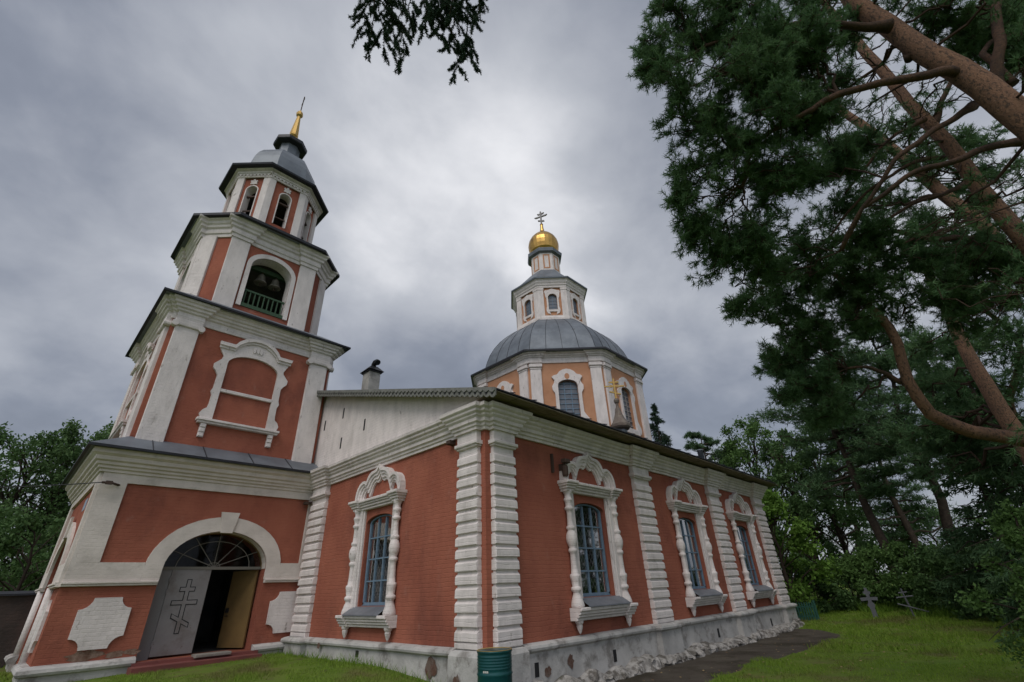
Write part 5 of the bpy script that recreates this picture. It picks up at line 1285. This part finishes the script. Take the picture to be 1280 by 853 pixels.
# right background
broadleaf('birch_tree', 'tall pale green birch rising behind the far end of the church', P2(948, 600, 35), 11.0, 3.3, 60, 13000, 0.19, LEAFM, droop=0.5, zlow=0.2)
broadleaf('linden_tree', 'dark tree crowding the right side of the pale birch', P2(998, 620, 33), 9.3, 2.7, 50, 12000, 0.18, LEAFD, droop=0.4, zlow=0.12)
broadleaf('maple_tree', 'bright yellow green young maple against the church end', P2(978, 700, 24), 4.7, 1.75, 34, 8000, 0.16, LEAFB, droop=0.2, zlow=0.12)
broadleaf('alder_tree', 'thin airy dark tree left of the two straight pines', P2(1038, 640, 33), 9.4, 2.5, 44, 9500, 0.17, LEAFD, droop=0.4, zlow=0.1)
far_pine('left one of the two bare stemmed pines behind the shrubs', P2(1112, 700, 27), 11.0, 0.40, 3.0, 48, NEEDLEF, group='straight pines behind the shrubs', size=0.19)
far_pine('right one of the two bare stemmed pines behind the shrubs', P2(1196, 680, 26.5), 11.5, 0.42, 3.2, 48, NEEDLEF, group='straight pines behind the shrubs', size=0.19)
far_pine('slim pine in the second row, seen between the two bare stemmed pines', P2(1148, 690, 38), 12.0, 0.24, 3.2, 40, NEEDLEF, size=0.22, dens=0.7)
far_pine('bushy pine in the second row, left of the bare stemmed pines', P2(1078, 690, 40), 12.0, 0.16, 3.4, 40, NEEDLEF, size=0.22, dens=0.7)
far_spruce('broad dark spruce behind the shrubs at the right edge', P2(1245, 640, 22), 8.6, 2.7, 120, NEEDLEF, 1.2, 0.2)
far_spruce('dark spruce cut by the right edge of the photo', P2(1300, 640, 19), 8.0, 2.6, 100, NEEDLEF, 1.2, 0.18)
broadleaf('linden_tree', 'shadowy tree far behind the straight pines', P2(1175, 690, 42), 5.2, 4.2, 40, 9000, 0.2, LEAFD, droop=0.3, zlow=0.05)
gs = 'shrubs along the back of the lawn'
for px, D, h, r, mt, lab in [(1022, 25.5, 1.8, 1.2, LEAFD, 'low dark shrub beside the green fence'),
                             (1068, 26.0, 2.0, 1.4, LEAFM, 'rounded shrub behind the flared grave cross'),
                             (1108, 26.0, 2.3, 1.5, LEAFM, 'fuller mid green shrub between the two grave crosses'),
                             (1150, 25.5, 2.4, 1.6, LEAFM, 'tall mid green shrub behind the thin pipe cross'),
                             (1192, 25.0, 2.2, 1.6, LEAFD, 'dark shrub right of the pipe cross'),
                             (1228, 23.0, 2.2, 1.5, LEAFD, 'darkest shrub at the right end of the lawn')]:
    broadleaf('shrub', lab, P2(px, 745, D), h, r, 30, 7000, 0.13, mt, group=gs, droop=0.2, zlow=0.08, cat='shrub', rt=0.03)
broadleaf('lilac_bush', 'near broad leaved bush leaning in from the right edge', P2(1318, 720, 10.6), 2.5, 0.95, 60, 15000, 0.062, LEAFM, droop=0.3, zlow=0.06, cat='bush', rt=0.05)

# ------------------------------------------------------------------ grass
def blades(n, xr, yr, keep, hmin, hmax, w):
    x = RNG.uniform(*xr, n); y = RNG.uniform(*yr, n)
    ok = np.array([keep(a, b) for a, b in zip(x, y)]); x, y = x[ok], y[ok]; n = len(x)
    z = np.array([g(a, b) for a, b in zip(x, y)])
    P = np.stack([x, y, z-0.005], 1); h = RNG.uniform(hmin, hmax, (n, 1))*np.array([0.55+0.9*max(0, noise.noise(Vector((a*0.7, b*0.7, 1)))+0.4) for a, b in zip(x, y)])[:, None]
    a = RNG.uniform(0, 2*PI, n); s = np.stack([np.cos(a), np.sin(a), np.zeros(n)], 1)*w
    tip = P+np.concatenate([RNG.normal(size=(n, 2))*0.45*h, h], 1)
    return np.stack([P-s, P+s, tip], 1).reshape(-1, 3)
def on_path(x, y): return -1.6 < x < 13.7 and -path_edge(x)-0.02+0.7*max(0, noise.noise(Vector((x*2.2, y*2.2, 2)))) < y < 0.2
def keep_w(x, y):
    if x > -0.22 and y > -0.1: return False
    if y > 7.2-0.0 and x > -4.9: return False
    if y > 6.75 and -3.4 < x < -0.8: return False
    return not on_path(x, y) and (x+5.8)**2+(y+6.4)**2 > 9
thin = lambda x, y, k: noise.noise(Vector((x*1.1, y*1.1, 12)))+0.5*noise.noise(Vector((x*4, y*4, 3))) < k
V = [blades(90000, (-7.5, 0.2), (-3.5, 8.5), lambda x, y: keep_w(x, y) and thin(x, y, 0.12), 0.025, 0.065, 0.0055),
     blades(60000, (0.0, 9.0), (-7.5, -0.6), lambda x, y: not on_path(x, y) and thin(x, y, 0.2), 0.03, 0.07, 0.006),
     blades(90000, (9.0, 26.0), (-9.0, 2.0), lambda x, y: not on_path(x, y) and (y < -0.3 or x > 14.8) and thin(x, y, 0.3), 0.03, 0.10, 0.011),
     blades(15000, (-14, -4.9), (7, 12.6), lambda x, y: True, 0.04, 0.12, 0.012)]
gr = raw_mesh('grass', np.concatenate(V), 3, GRASS)
tag(gr, 'short patchy grass growing over the churchyard lawn', 'grass', kind='stuff')
Vw = [blades(26000, (15.5, 22.5), (-6.5, 1.5), lambda x, y: noise.noise(Vector((x*0.8, y*0.8, 7)))+0.10*(x-19.5) > 0.0, 0.10, 0.42, 0.016),
      blades(2500, (-0.8, -0.1), (-0.2, 7.2), lambda x, y: -0.35 < x < -0.12 and RNG.random() < 0.6, 0.05, 0.20, 0.007)]
wd = raw_mesh('weeds', np.concatenate(Vw), 3, WEED)
tag(wd, 'taller bright weeds at the back of the lawn and the wall foot', 'weeds', kind='stuff')

n = 900; x = RNG.uniform(-1.0, 16.0, n); y = RNG.uniform(-8.0, -0.7, n)
C = np.stack([x, y, np.array([g(a, b) for a, b in zip(x, y)])+0.055], 1)
fl = leaves(C, 0.055, aspect=0.7).reshape(-1, 4, 3); fl[:, :, 2] = C[:, None, 2]+(fl[:, :, 2]-C[:, None, 2])*0.25
tag(raw_mesh('fallen_leaves', fl.reshape(-1, 3), 4, mat('dry_leaf', (0.30, 0.22, 0.11), 0.9, island=(0.16, 0.085, 0.04))), 'dry fallen leaves scattered over the lawn and the path', 'leaves', kind='stuff')
